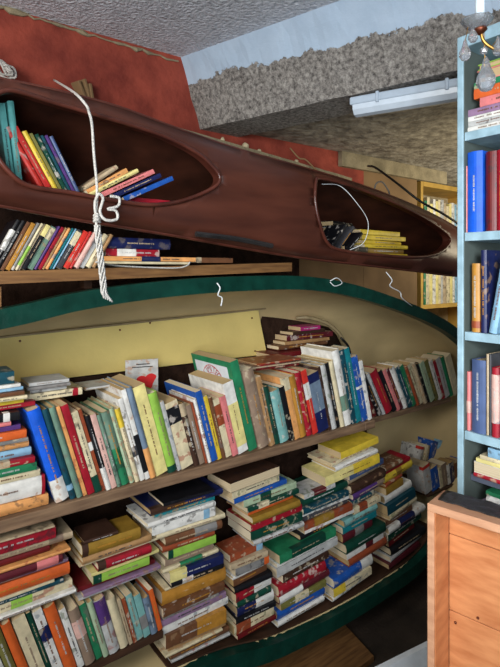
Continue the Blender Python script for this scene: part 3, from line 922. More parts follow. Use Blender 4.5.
# --- books in the right cockpit
kr = KV + .035
lean_flat([(329, 250, 345, 224, .012, 'black'), (335, 252, 353, 226, .014, 'dark grey'), (343, 254, 362, 232, .012, 'black')], kr, 'of three in the right cockpit', 'dark books in the right cockpit')
stack([(334, 362, 3, 'black'), (338, 368, 3, 'pale grey'), (340, 374, 3.5, 'black')], kr + .12, 238, 221, 340, 'of the dark pile in the right cockpit', 'dark books in the right cockpit', yaw=12, jyaw=5)
stack([(346, 374, 4, 'black'), (350, 376, 4, 'dark grey')], kr, 258, 246, 350, 'of the two by the yellow pile', 'dark books in the right cockpit', yaw=8, jyaw=4)
stack([(361, 402, 4, 'yellow'), (364, 408, 4, 'yellow'), (366, 407, 3.5, 'yellow'), (366, 408, 3.5, 'yellow'), (370, 409, 4, 'mustard'), (372, 409, 4, 'yellow')], kr + .03, 258, 230, 372, 'of the yellow pile in the right cockpit', 'yellow books in the right cockpit', jyaw=5)

# --- left stack on the long shelf
stack([(-50, 20, 8, 'black', ('white', .75, .85)), (-40, 12, 5, 'pink'), (-40, 22, 5, 'purple'), (-45, 27, 8, 'orange'), (-50, 29, 4, 'grey'), (-50, 31, 7, 'pale orange'), (-45, 33, 8, 'pale blue'), (-40, 35, 6, 'crimson', ('beige', .2, .65)), (-52, 37, 8, 'green'), (-50, 41, 7, 'cream'), (-48, 46, 19, 'white', ('crimson', .96, 1.0)), (-50, 49, 11, 'pale orange')],
      BV, 515, 418, 0, 'of the far-left stack on the shelf', 'stack at the left end of the long shelf', zbase=ZS + .001, ztop=W(0, 415, BV).z, jyaw=.5, dk=.55, dmax=.15)
def top_of(bs):
    bpy.context.view_layer.update()
    return max((c.matrix_world @ v.co).z for b in bs for c in b.children for v in c.data.vertices) + .0015
zt = W(0, 415, BV).z
stack([(-45, 16, 12, 'dark teal'), (-48, 22, 3.5, 'white'), (-50, 25, 3.5, 'pale blue'), (-48, 25, 4, 'brown'), (-40, 27, 4, 'cream'), (-48, 26, 5, 'yellow'), (-46, 38, 5, 'crimson')],
      BV + .01, 415, 374, 0, 'of the pile above the far-left stack', 'pile above the far-left stack', zbase=zt + .0012, yaw=2, jyaw=3)
zt2 = max(W(28, 411, BV).z, 1.208)
stack([(30, 70, 4, 'pale grey'), (28, 71, 4, 'grey'), (32, 69, 4, 'pale grey'), (26, 84, 8, 'cream', ('crimson', .82, .92))], BV + .05, 410, 386, 30, 'of the pile over the blue book', 'pile on the standing books', zbase=top_of(mrow[:5]), ztop=top_of(mrow[:5]) + .055, jyaw=2)
stack([(86, 118, 3, 'pale grey'), (88, 122, 3, 'beige')], BV + .09, 405, 397, 80, 'of two loose behind the cream spines', 'loose volumes on the standing books', zbase=top_of(mrow[4:13]), ztop=top_of(mrow[4:13]) + .014, jyaw=4)
# piles behind the long row, and the magazine standing on one
vb = BV + .225
def backpile(x0, x1, cols, place, zb_=None, v=vb, top=None):
    it = [(x0 + rb.uniform(-2, 2), x1 + rb.uniform(-2, 2), rb.uniform(3, 6), c) for c in cols]
    return stack(it, v, 0, 0, 0, place, 'piles behind the standing books', zbase=zb_ or ZS + .001, ztop=top, dmax=.11)
backpile(148, 192, ['dark brown', 'dark red', 'dark green'], 'of the pile behind the lime book', top=1.06)
backpile(272, 318, ['dark red', 'pale grey', 'brown', 'beige', 'dark brown', 'cream'], 'of the pile behind the ochre book', top=1.235)
backpile(112, 146, ['pale grey', 'dark brown', 'brown', 'beige', 'grey'], 'of the pile behind the cream spines', top=1.06)
stack([(258, 300, 3, 'russet'), (262, 306, 3.5, 'crimson'), (256, 312, 3, 'beige'), (259, 300, 4, 'dark red')], BV + .05, 0, 0, 0, 'of the thin pile over the taupe book', 'thin books over the standing row', zbase=top_of(mrow[32:39]), ztop=top_of(mrow[32:39]) + .03, jyaw=4, dmax=.14)
stack([(302, 322, 4, 'magenta'), (294, 328, 3, 'dark brown'), (290, 336, 5, 'maroon'), (286, 330, 3, 'tan'), (280, 330, 4, 'brown')], 1.765, 0, 0, 0, 'of the pile in the dark opening', 'books in the dark opening', zbase=1.238, ztop=1.335, jyaw=5, dmax=.085)
mg = book(.006, .118, .21, 'pale grey')
p = W(158, 385, 1.66)
mg.location = (W(158, 0, 1.735).x, 1.735, 1.062); mg.rotation_euler = (0, 0, math.radians(74))
bm = bmesh.new()
for q, (yy_, zz_, r_) in enumerate([(.040, .125, .024), (.026, .14, .018), (.060, .135, .017), (.04, .11, .018), (.075, .115, .012)]):
    vs = [bm.verts.new((-.0012 - q * .0001, yy_ + r_ * math.cos(a) * (1 + .2 * math.sin(3 * a)), zz_ + r_ * math.sin(a))) for a in [2 * PI * k / 20 for k in range(20)]]
    bm.faces.new(vs)
mcov = [c for c in mg.children if c.name.startswith('cover')][0]
link('cover_drawing', bm, M_REDPR, mcov)['label'] = 'red drawing on the cover'
bm = bmesh.new()
for k, l in enumerate([(.03, .08), (.02, .095)]):
    B(bm, -.0014, 0, l[0], l[1], .192 - k * .010, .195 - k * .010)
link('cover_title', bm, M_INK, mcov)
setlabel(mg, 'pale magazine with a red drawing standing up behind the long shelf row', 'piles behind the standing books')
del mg['group']

# --- bottom left: leaning row
L_ROW = [(-2, 5, 605, 'white'), (5, 13, 607, 'navy'), (13, 18, 610, 'white'), (18, 28, 612, 'olive'), (28, 38, 611, 'orange'), (38, 52, 617, 'cream'), (52, 57, 615, 'dark green'), (57, 67, 613, 'white', ('navy', .55, .75)), (67, 79, 610, 'orange'), (79, 86, 612, 'white'),
 (86, 97, 606, 'taupe', ('pale pink', .5, .8)), (97, 104, 604, 'green'), (104, 110, 602, 'pale green'), (110, 121, 600, 'pale grey', ('purple', .55, 1)), (121, 130, 602, 'cream'), (130, 134, 602, 'beige'), (134, 138, 600, 'russet'), (138, 145, 598, 'pale teal'), (145, 152, 598, 'pale teal', ('grey', .2, .5)), (152, 159, 600, 'grey-blue'), (159, 164, 592, 'orange')]
zA, zB_ = W(0, 623, BV).z, W(85, 602, BV).z
row(L_ROW, BV, ZL, 19, 14, 'on the low board, bottom left', 'books leaning at the bottom left', dmax=.17, hmax=.30, dk=.72, zcap=lambda u: zA if u < W(80, 0, BV).x else zB_)

# --- stacks A and B over that row
ztA = W(0, 626, BV).z + .0
stack([(-40, 55, 2.2, 'beige'), (-45, 57, 12, 'crimson', ('dark red', .0, .1)), (-30, 75, 7, 'beige', ('taupe', .75, .9)), (-40, 52, 6, 'dark red'), (-38, 71, 3.5, 'pale orange'), (-30, 63, 8, 'maroon', ('pink', .7, .95)), (-32, 70, 4, 'mauve'), (-34, 71, 12, 'orange'), (-28, 56, 3, 'cream'), (-36, 66, 5, 'dark teal'), (-34, 75, 8, 'cream', ('lime green', .4, .6)), (-50, 77, 4, 'white')],
      BV - .004, 626, 541, 0, 'of the far-left stack below the shelf', 'far-left stack below the long shelf', zbase=zA + .001, ztop=W(0, 541, BV).z, yaw=0, jyaw=1.2, dk=.55, dmax=.17)
stack([(84, 118, 4, 'dark brown'), (82, 140, 13, 'mustard', ('dark brown', 0, .1)), (83, 152, 8, 'tan'), (81, 160, 3, 'cream'), (98, 151, 9, 'crimson', ('dark brown', 0, .14)), (92, 160, 4, 'pale yellow'), (94, 150, 9, 'lime green', ('dark green', 0, .14)), (80, 158, 5, 'dark red'), (84, 161, 4, 'mauve'), (80, 160, 3, 'pale grey')],
      BV, 603, 541, 85, 'of the stack above the teal spines', 'stack above the bottom teal spines', zbase=zB_ + .001, ztop=W(85, 541, BV).z, yaw=0, jyaw=1.2, dk=.55, dmax=.17)

# --- tall stacks on the hull's low side
def low(x): return bbot(W(x, 0, BV).x) + .017
bm = bmesh.new()
ub = [W(168, 0, BV).x + .006 + (W(436, 0, BV).x - W(168, 0, BV).x) * i / 20 for i in range(21)]
r = [[bm.verts.new((u, y_, bbot(u) + .016 + dz)) for y_, dz in ((BV + .004, 0), (BV + .26, 0.0), (BV + .26, -.006), (BV + .004, -.006))] for u in ub]
for i in range(20):
    for k in range(4): bm.faces.new((r[i][k], r[i][(k + 1) % 4], r[i + 1][(k + 1) % 4], r[i + 1][k]))
bm.faces.new(r[0]); bm.faces.new(r[-1])
link('bottom_board', bm, M_DKWOOD, boat)
ST_C = [(164, 214, 3, 'black'), (152, 224, 6, 'navy', ('dark brown', 0, .45)), (157, 217, 4, 'teal'), (148, 216, 5, 'white'), (153, 216, 9, 'white', ('pale blue', .8, .9)), (158, 225, 5, 'cream'), (166, 221, 8, 'brown', ('grey', .5, .9)), (164, 215, 6, 'russet'), (170, 217, 8, 'lime green', ('dark green', 0, .1)), (168, 216, 7, 'taupe'),
 (164, 220, 4, 'cream', ('green', .3, .7)), (170, 222, 9, 'navy', ('pale yellow', .0, .3)), (172, 223, 6, 'black', ('white', .2, .4)), (168, 214, 3, 'cream'), (165, 228, 13, 'ochre'), (164, 226, 8, 'brown'), (165, 220, 3, 'grey'), (160, 228, 6, 'mauve'), (164, 230, 7, 'white'), (166, 225, 13, 'brown', ('ochre', .5, 1)), (170, 226, 5, 'tan'), (166, 222, 3, 'cream'), (172, 230, 6, 'brown'), (173, 230, 3, 'pale grey')]
stack(ST_C, BV, 0, 0, 0, 'of the tallest stack, left of centre', 'tall stack left of centre', zbase=low(172) + .006, ztop=W(155, 507, BV).z, yaw=-1, jyaw=2, dk=.62, dmax=0.165)
ST_D = [(231, 281, 9, 'dark brown', 'P'), (234, 283, 8, 'cream'), (236, 290, 5, 'blue'), (246, 298, 7, 'pale green', ('dark green', .3, .5)), (248, 299, 5, 'dark green', ('cream', .2, .4)), (252, 297, 6, 'orange'), (253, 299, 7, 'mustard'), (252, 303, 7, 'crimson'), (252, 302, 9, 'dark green'), (254, 302, 5, 'pale grey'),
 (232, 264, 7, 'russet', ('pale blue', .8, 1)), (231, 266, 6, 'beige'), (236, 268, 8, 'grey', ('orange', .85, 1)), (235, 270, 4, 'white'), (236, 270, 7, 'brown'), (236, 272, 6, 'black'), (237, 273, 8, 'crimson', ('white', .5, 1)), (238, 271, 6, 'dark green'), (240, 275, 11, 'navy', ('white', .5, 1)), (238, 276, 5, 'black'), (236, 275, 9, 'cream', ('russet', .05, .4)), (238, 276, 4, 'dark red')]
stack(ST_D, BV, 0, 0, 0, 'of the stack just right of the tallest', 'stack right of the tall white-topped one', zbase=low(236) + .006, ztop=W(225, 486, BV).z, yaw=-1, jyaw=4, dk=.62, tilt=2, dmax=0.16)
ST_E = [(306, 336, 5, 'pale grey', ('maroon', .3, .7)), (304, 350, 8, 'dark green'), (304, 348, 6, 'dark teal'), (306, 350, 5, 'white', ('brown', .6, .9)), (305, 349, 5, 'dark grey'), (306, 352, 8, 'russet', ('mustard', .2, .6)), (307, 354, 4, 'white'), (304, 342, 6, 'black'),
 (280, 336, 9, 'green', ('dark green', .2, .8)), (279, 338, 4, 'white'), (278, 344, 9, 'pale grey'), (284, 330, 8, 'dark brown'), (279, 326, 11, 'crimson'), (280, 330, 8, 'maroon', ('white', 0, .45)), (282, 326, 7, 'olive', ('cream', .3, .6)), (280, 326, 10, 'blue'), (280, 325, 6, 'white')]
stack(ST_E, BV, 0, 0, 0, 'of the middle stack below the shelf', 'stack below the red and navy spines', zbase=low(280) + .006, ztop=W(290, 504, BV).z, yaw=-1, jyaw=3, dk=.62, tilt=3, dmax=0.16)
ST_F = [(342, 378, 7, 'yellow'), (334, 372, 4, 'cream'), (336, 376, 5, 'white'), (326, 377, 9, 'pale yellow', ('yellow', .5, 1)), (350, 384, 6, 'slate blue'), (350, 384, 6, 'beige'), (352, 386, 9, 'dark brown'), (354, 384, 7, 'purple', ('taupe', .8, 1)), (354, 376, 7, 'dark teal'), (355, 380, 7, 'cream', ('russet', .2, .5)), (345, 377, 7, 'pale teal'), (345, 377, 7, 'teal'), (346, 375, 10, 'maroon', ('grey', .4, .7)),
 (347, 385, 10, 'dark green'), (348, 384, 6, 'white', ('maroon', .5, .7)), (350, 386, 8, 'russet'), (334, 372, 10, 'blue', ('white', .7, 1)), (334, 370, 8, 'cream', ('yellow', 0, .3)), (334, 372, 5, 'white')]
stack(ST_F, BV, 0, 0, 0, 'of the yellow-topped stack', 'yellow-topped stack', zbase=low(334) + .006, ztop=W(345, 455, BV).z, yaw=-1, jyaw=3.5, dk=.6, tilt=6, dmax=0.15)
ST_H = [(388, 404, 5, 'brown'), (388, 414, 4, 'crimson'), (389, 416, 8, 'yellow', ('mustard', .4, .6)), (389, 406, 4, 'russet'), (389, 406, 7, 'mustard'), (388, 414, 8, 'white'), (388, 416, 10, 'dark teal'), (390, 418, 6, 'cream'), (389, 414, 6, 'brown'), (389, 424, 7, 'white', ('navy', .3, .7)), (391, 424, 9, 'dark green'), (392, 418, 6, 'dark red'), (392, 424, 8, 'black'), (392, 424, 6, 'pale grey'), (390, 420, 5, 'maroon')]
stack(ST_H, BV, 0, 0, 0, 'of the stack nearest the bow', 'stack nearest the bow', zbase=low(392) + .008, ztop=W(392, 468, BV).z, yaw=-1, jyaw=3.5, dk=.6, tilt=9, dmax=0.14)
# books deeper in the bow
def zbow(u): return bbot(u) + .20
bm = bmesh.new(); B(bm, W(424, 0, 1.56).x + .03, 2.74, 1.555, 1.90, .44, .45)
link('bow_board', bm, M_DKWOOD, boat)
row([(427, 434, 468, 'pale grey', ('scarlet', .88, 1)), (434, 441, 470, 'blue'), (441, 444, 468, 'cream'), (444, 449, 466, 'taupe'), (449, 452, 466, 'white'), (452, 456, 464, 'navy'), (456, 460, 464, 'brown'), (460, 464, 462, 'blue')], 1.56, .451, 12, 8, 'down in the bow by the crate', 'books standing down in the bow', dmax=.13, hmax=.30)
row([(414, 420, 447, 'white', ('scarlet', .9, 1)), (421, 426, 446, 'cream'), (427, 433, 442, 'blue'), (434, 438, 441, 'pale blue'), (439, 445, 438, 'slate blue'), (446, 452, 436, 'blue')], 1.72, .451, -16, -22, 'at the back of the bow', 'books at the back of the bow', dmax=.12, hmax=.34)

# ------------------------------------------------------------------ pale blue bookshelf on the right (runs towards the viewer)
SY = 1.30
SF = WY(457, 270, SY); su, sv = SF.x, SF.y
shelf = empty('blue_bookshelf', (su, sv, 0))
tag(shelf, 'tall pale blue painted bookshelf at the right edge of the photo', 'bookshelf')
def zat(y): return EYE + (CY - y) / F * WY(462, 0, SY).dot(Vector((st, ct, 0)))
LEN, DEP = .85, .25
bm = bmesh.new(); B(bm, 0, DEP, -.016, 0, 0, zat(38)); bev(bm, .0015); link('side_panel', bm, M_BLUE, shelf)
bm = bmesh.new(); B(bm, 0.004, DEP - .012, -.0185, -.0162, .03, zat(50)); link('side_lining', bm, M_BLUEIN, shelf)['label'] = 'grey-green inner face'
bm = bmesh.new(); B(bm, 0, DEP, -LEN, -LEN + .024, 0, zat(38)); bev(bm, .0015); link('side_panel', bm, M_BLUE, shelf)
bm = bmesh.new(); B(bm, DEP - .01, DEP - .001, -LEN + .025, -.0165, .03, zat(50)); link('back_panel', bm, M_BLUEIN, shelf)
bm = bmesh.new(); B(bm, 0, DEP, -LEN + .0245, -.0162, zat(50), zat(38)); bev(bm, .001); link('top_board', bm, M_BLUE, shelf)
ZB = {}
for y in (134, 233, 331, 429, 560, 690):
    z = zat(y); ZB[y] = z
    bm = bmesh.new(); B(bm, 0.002, DEP - .011, -LEN + .0245, -.0188, z - .021, z); bev(bm, .001); link('shelf_board', bm, M_BLUE, shelf)
zsl = zat(474)
bm = bmesh.new(); B(bm, .03, DEP - .011, -LEN + .0245, -.0190, zsl - .016, zsl); bev(bm, .001); link('inset_board', bm, M_SLATE, shelf)['label'] = 'slate-coloured inset board'

# books here face -x: local frame turned a quarter so the spine looks towards -x
def sx(px, setback=0.0):        # distance along the shelf (towards the viewer) for a photo x on its front face
    k = (px - 250) / F
    # point (su+setback, v) with X/Y = k
    u = su + setback
    # X = u ct - v st ; Y = u st + v ct -> u ct - v st = k (u st + v ct)
    return u * (ct - k * st) / (st + k * ct)
RZ = -PI / 2
def shelf_row(items, z0, place, group, setback=.012):
    for i, it in enumerate(items):
        xa, xb, hh, col = it[:4]; band = it[4] if len(it) > 4 else None
        va, vb_ = sx(xa, setback), sx(xb, setback)
        lean = it[5] if len(it) > 5 else 0
        t = abs(va - vb_) * math.cos(math.radians(lean)) - .0008
        b = book(t, min(.18, hh * .75), hh, col, band, hard=True)
        # local +x (thickness) -> -y world ; local +y (depth) -> +x world
        Mx = Matrix(((0, 1, 0, 0), (-1, 0, 0, 0), (0, 0, 1, 0), (0, 0, 0, 1)))
        b.matrix_world = Matrix.Translation((su + setback, va, z0 + .0006)) @ Mx @ Matrix.Rotation(math.radians(lean), 4, 'Y') @ Matrix.Translation((0, 0, 0))
        if lean > 0:
            b.matrix_world = Matrix.Translation((0, 0, t * math.sin(math.radians(lean)))) @ b.matrix_world
        setlabel(b, f"{col} book, {ORD[i + 1]} from left {place}", group)
def px2m(n): return n * SY / F
shelf_row([(464.5, 467.5, .165, 'pink'), (467.8, 483, .197, 'bright blue'), (486, 497, .19, 'dark red'), (497, 507, .19, 'crimson'), (507, 518, .185, 'brown')], ZB[233], "on the blue shelf's second level", 'books on the blue bookshelf second level')
shelf_row([(472, 480, .168, 'ochre', ('russet', .06, .16)), (481, 487, .20, 'navy'), (489, 497, .185, 'pale blue', None, 10), (499, 508, .19, 'white', None, 8), (509, 520, .18, 'teal')], ZB[331], "on the blue shelf's third level", 'books on the blue bookshelf third level')
shelf_row([(467, 470.5, .145, 'pink', ('pale pink', .3, .5)), (472, 486, .178, 'slate blue'), (486.5, 489, .195, 'beige'), (489.2, 491.5, .195, 'dark grey'), (492, 499, .165, 'crimson', ('pale pink', .2, .9)), (499.5, 509, .18, 'cream'), (510, 520, .19, 'black')], ZB[429], "on the blue shelf's fourth level", 'books on the blue bookshelf fourth level')
def shelf_stack(items, z0, place, group):
    z = z0 + .0006
    n = len(items)
    for i in range(n - 1, -1, -1):
        xa, xb, tp, col = items[i][:4]; pg = len(items[i]) > 4 and items[i][4] == 'P'
        sb = .02
        va = sx(xa, sb); h = min(abs(va - sx(xb, sb)), .24); t = px2m(tp)
        d = min(.17, h * .75)
        b = book(t - .0006, d, h, col, None, pages_out=pg)
        if pg:
            loc = Matrix.Translation((h, d, 0)) @ Matrix.Rotation(PI, 4, 'Z') @ Matrix.Rotation(PI / 2, 4, 'Y')
        else:
            loc = Matrix.Rotation(PI / 2, 4, 'Y')
        Mx = Matrix(((0, 1, 0, 0), (-1, 0, 0, 0), (0, 0, 1, 0), (0, 0, 0, 1)))
        b.matrix_world = Matrix.Translation((su + sb, va, z + t)) @ Mx @ loc
        z += t
        setlabel(b, f"{col} book lying {ORD[i + 1]} from top {place}", group)
shelf_stack([(478, 520, 6, 'lime green', 'P'), (477, 525, 11, 'pink', 'P'), (474, 522, 6, 'green'), (474, 524, 10, 'orange'), (480, 522, 9, 'pink'), (465, 520, 7, 'mauve'), (465, 524, 5, 'white'), (465, 520, 5, 'pale grey'), (465, 522, 6, 'white')], ZB[134], 'of the stack, blue bookshelf top level', 'stack on the top level of the blue bookshelf')
shelf_stack([(488, 522, 9, 'pale blue'), (480, 522, 4, 'cream'), (476, 524, 4, 'pale yellow'), (474, 522, 11, 'white', 'P'), (474, 524, 4, 'crimson')], zsl, "of the slate board's stack, blue shelf", 'stack on the slate inset board')
shelf_stack([(486, 522, 4, 'green'), (487, 522, 8, 'white'), (480, 524, 5, 'mauve'), (474, 522, 10, 'grey-blue')], zat(511), 'of the stack under the slate board', 'stack under the slate inset board')
bm = bmesh.new(); B(bm, .02, DEP - .011, -LEN + .0245, -.019, zat(511) - .012, zat(511)); link('inset_board', bm, M_SLATE, shelf)['label'] = 'slate-coloured inset board'
# brown wooden block standing behind on the fourth level
# ------------------------------------------------------------------ wooden drawer standing on end in front
CYD = 1.05
cr = WY(427, 503, CYD)
ang55 = math.radians(48)
ex = Vector((*c2w(math.sin(ang55), -math.cos(ang55)), 0)).normalized()   # along the open face, to the right / viewer
ey = Vector((-ex.y, ex.x, 0))
if ey.dot(Vector((st, ct, 0))) < 0: ey = -ey                              # into the drawer
crate = empty('wooden_crate', (cr.x, cr.y, 0))
crate.matrix_world = Matrix(((ex.x, ey.x, 0, cr.x), (ex.y, ey.y, 0, cr.y), (0, 0, 1, 0), (0, 0, 0, 1)))
tag(crate, 'open orange plywood crate in the lower right corner, in front of the blue bookshelf', 'crate')
hz = cr.z
bm = bmesh.new(); B(bm, 0, .014, 0, .085, 0, hz - .016); bev(bm, .0015); link('side_panel', bm, M_CRATEF, crate)
bm = bmesh.new(); B(bm, .0142, .0156, .004, .073, 0, hz - .017); link('side_lining', bm, M_CRATE, crate)['label'] = 'orange inner face of the side'
bm = bmesh.new(); B(bm, .36, .374, 0, .085, 0, hz - .016); bev(bm, .0015); link('side_panel', bm, M_CRATEF, crate)
bm = bmesh.new(); B(bm, 0, .374, 0, .085, hz - .0158, hz); bev(bm, .0015); link('top_board', bm, M_CRATEF, crate)
zz = 0
for k, z1_ in enumerate([hz - .42, hz - .245, hz - .085, hz - .0162]):
    bm = bmesh.new(); B(bm, .0158, .359, .074, .084, zz + (.0015 if k else 0), z1_); bev(bm, .0012)
    link('back_board', bm, M_CRATE, crate); zz = z1_
bm = bmesh.new()
for (x_, z_) in [(.03, hz - .265), (.075, hz - .235), (.10, hz - .03)]:
    bmesh.ops.create_uvsphere(bm, u_segments=8, v_segments=5, radius=.003, matrix=Matrix.Translation((x_, .073, z_)))
link('nail_head', bm, M_COPPER, crate)
# crumpled dark sheet on top
bm = bmesh.new(); nx, ny = 40, 14
g = []
for i in range(nx + 1):
    rr = []
    for j in range(ny + 1):
        x_ = .012 + .35 * i / nx; y_ = .026 + .048 * j / ny
        z_ = hz + .002 + .005 * abs(noise.noise((x_ * 26, y_ * 26, 0))) + .004 * (j / ny)
        rr.append(bm.verts.new(crate.matrix_world @ Vector((x_, y_, z_))))
    g.append(rr)
for i in range(nx):
    for j in range(ny): bm.faces.new((g[i][j], g[i + 1][j], g[i + 1][j + 1], g[i][j + 1]))
o = link('plastic_sheet', bm, M_BAG, smooth=True); so = o.modifiers.new('t', 'SOLIDIFY'); so.thickness = .002; so.offset = -1
tag(o, 'crumpled dark plastic sheet lying on the orange plywood crate', 'sheet')

# ------------------------------------------------------------------ fluorescent lamp under the beam
zl = zb - .035
lp0 = WY(353, 108, (zl - EYE) * F / (CY - 108)); lp1 = WY(458, 90, (zl - EYE) * F / (CY - 90))
dl = (lp1 - lp0); ll = dl.length * 1.25
lamp = empty('tube_light', lp0, (0, 0, math.atan2(dl.y, dl.x)))
tag(lamp, 'long pale tube light fitting fixed under the concrete beam', 'light fitting')
bm = bmesh.new(); B(bm, 0, ll, -.04, .04, 0, .03); bev(bm, .006, 2); link('housing', bm, M_LAMPB, lamp)
bm = bmesh.new()
prof = [(-.038, 0), (-.036, -.018), (-.022, -.034), (0, -.038), (.022, -.034), (.036, -.018), (.038, 0)]
a = [bm.verts.new((.012, y_, z_)) for y_, z_ in prof]; b = [bm.verts.new((ll - .012, y_, z_)) for y_, z_ in prof]
for i in range(6): bm.faces.new((a[i], a[i + 1], b[i + 1], b[i]))
bm.faces.new(a); bm.faces.new(b); bm.faces.new((a[0], a[-1], b[-1], b[0]))
link('diffuser', bm, M_LAMPD, lamp)
for x_ in (.10, .34):
    bm = bmesh.new(); B(bm, x_, x_ + .012, -.044, .044, -.006, .034); bev(bm, .002); link('clip', bm, M_LAMPB, lamp)

# ------------------------------------------------------------------ chandelier drop, top right, close to the viewer
ch = empty('crystal_chandelier', (0, 0, 0))
tag(ch, 'corner of a crystal chandelier with brass arm and glass drops, top right corner', 'chandelier')
Yc = .80
def lathe(bm, prof, c, n=16):
    rings = [[bm.verts.new(c + Vector((r * math.cos(2 * PI * k / n), r * math.sin(2 * PI * k / n), z))) for k in range(n)] for r, z in prof]
    for i in range(len(rings) - 1):
        for k in range(n): bm.faces.new((rings[i][k], rings[i][(k + 1) % n], rings[i + 1][(k + 1) % n], rings[i + 1][k]))
    bm.faces.new(rings[0]); bm.faces.new(rings[-1])
s_ = Yc / F
bm = bmesh.new(); tube(bm, smooth_path([WY(481, 32, Yc), WY(483, 40, Yc), WY(489, 46, Yc), WY(500, 51, Yc), WY(520, 52, Yc), WY(545, 30, Yc)], 8), 1.6 * s_, 10); link('arm', bm, M_BRASS, ch, smooth=True)
bm = bmesh.new(); lathe(bm, [(1 * s_, 4 * s_), (6 * s_, 3 * s_), (7 * s_, 1 * s_), (4 * s_, -2 * s_), (1.5 * s_, -4 * s_)], WY(480, 31, Yc)); link('bobeche_cup', bm, M_COPPER, ch, smooth=True)
bm = bmesh.new(); lathe(bm, [(2 * s_, -5 * s_), (11 * s_, 0), (15 * s_, 5 * s_), (16 * s_, 6 * s_), (14 * s_, 6.5 * s_), (8 * s_, 2 * s_), (2 * s_, 0)], WY(477, 26, Yc), 12); link('glass_dish', bm, M_GLASS, ch)
bm = bmesh.new(); lathe(bm, [(4.5 * s_, -10 * s_), (4.5 * s_, 22 * s_)], WY(480, 10, Yc), 14); link('candle_sleeve', bm, M_CANDLE, ch, smooth=True)
def drop(x, y, k):
    bm = bmesh.new()
    lathe(bm, [(.3 * s_ * k, 11 * s_ * k), (1.6 * s_ * k, 9 * s_ * k), (3.2 * s_ * k, 3 * s_ * k), (5.6 * s_ * k, -2 * s_ * k), (5.8 * s_ * k, -6 * s_ * k), (3.4 * s_ * k, -10 * s_ * k), (.5 * s_ * k, -11 * s_ * k)], WY(x, y, Yc), 9)
    link('crystal_drop', bm, M_GLASS, ch)
drop(486, 74, 1.6); drop(465, 50, 1.0); drop(498, 46, .9); drop(473, 34, .8)
bm = bmesh.new(); bmesh.ops.create_icosphere(bm, subdivisions=1, radius=4.2 * s_, matrix=Matrix.Translation(WY(484, 51, Yc))); link('crystal_bead', bm, M_GLASS, ch)
bm = bmesh.new(); bmesh.ops.create_icosphere(bm, subdivisions=1, radius=2.2 * s_, matrix=Matrix.Translation(WY(486, 63, Yc))); link('crystal_bead', bm, M_GLASS, ch)
bm = bmesh.new(); tube(bm, [WY(485, 67, Yc), WY(484, 33, Yc)], .4 * s_, 5); tube(bm, [WY(465, 42, Yc), WY(468, 27, Yc)], .4 * s_, 5); tube(bm, [WY(498, 39, Yc), WY(492, 46, Yc)], .4 * s_, 5); link('drop_wire', bm, M_BRASS, ch)
bm = bmesh.new(); tube(bm, smooth_path([WY(545, 30, Yc), WY(550, -30, Yc), WY(540, -110, Yc), WY(540, -300, Yc)], 6), 1.6 * s_, 8); link('stem', bm, M_BRASS, ch, smooth=True)

# ------------------------------------------------------------------ ropes, cords, cables
rv = KV - .065
rope = empty('tied_rope', (0, 0, 0))
tag(rope, 'white rope hanging over the kayak, tied in a bow by the plank books', 'rope')
bm = bmesh.new(); tube(bm, smooth_path([W(54, 80, 1.90), W(74, 92.5, 1.43), W(86, 105, rv), W(89, 112, rv), W(92, 125, rv), W(94, 155, rv), W(97, 188, rv), W(96, 215, rv), W(97, 232, rv)], 8), .0038, 8); link('rope_strand', bm, M_ROPE, rope, smooth=True)
bm = bmesh.new(); tube(bm, smooth_path([W(96, 217, rv), W(95, 203, rv - .004), W(99, 194, rv - .01), W(103, 199, rv - .008), W(100, 212, rv - .006), W(106, 220, rv - .01), W(117, 219, rv - .01), W(116, 211, rv - .01), W(108, 209, rv - .01), W(118, 206, rv - .01), W(119, 198, rv - .01), W(110, 196, rv - .008)], 8), .0040, 8); link('bow_loop', bm, M_ROPE, rope, smooth=True)
bm = bmesh.new()
for a_ in (0, .9, 1.8): tube(bm, smooth_path([W(94, 216 + a_ * 3, rv + .006), W(97, 214 + a_ * 3, rv - .008), W(100, 217 + a_ * 3, rv + .004)], 5), .0042, 7)
link('knot', bm, M_ROPE, rope, smooth=True)
for k in range(5):
    bm = bmesh.new(); ph = k * 1.3
    pts = [W(97 + 2.6 * math.sin(ph + q * 1.1) + q * .8, 225 + q * 7.5, rv + .004 * math.cos(ph + q * 1.1)) for q in range(11)]
    pts[-1] = W(104 + k * 2.1, 298 + (k * 37 % 9), rv)
    tube(bm, smooth_path(pts, 4), .0028, 6); link('tail_strand', bm, M_ROPE, rope, smooth=True)
bm = bmesh.new(); tube(bm, smooth_path([W(96, 262, rv - .01), W(120, 266, BV - .018), W(172, 268, BV - .016), W(186, 266, BV - .015), W(190, 262, BV - .016)], 6), .0025, 6); link('side_string', bm, M_ROPE, rope, smooth=True)
def cord(name, pts, r, m, label, cat):
    bm = bmesh.new(); tube(bm, smooth_path([W(*p) for p in pts], 8), r, 7)
    tag(link(name, bm, m, smooth=True), label, cat)
cord('white_string', [(217, 283, BV - .036), (220, 288, BV - .045), (218, 295, BV - .04), (222, 298, BV - .04), (221, 306, BV - .04)], .0022, M_CORDW, 'short white cord tied over the green gunwale above the yellow panel', 'cord')
cord('white_string', [(386, 272, 1.40), (392, 280, 1.38), (390, 286, 1.38), (400, 292, 1.38), (402, 298, 1.38), (412, 306, 1.42)], .0022, M_CORDW, 'white cord dangling below the right end of the kayak', 'cord')
cord('white_string', [(330, 281, BV - .038), (337, 278, BV - .05), (342, 283, BV - .045), (335, 286, BV - .045), (330, 282, BV - .04)], .0018, M_CORDW, 'small white cord knot on top of the green gunwale', 'cord')
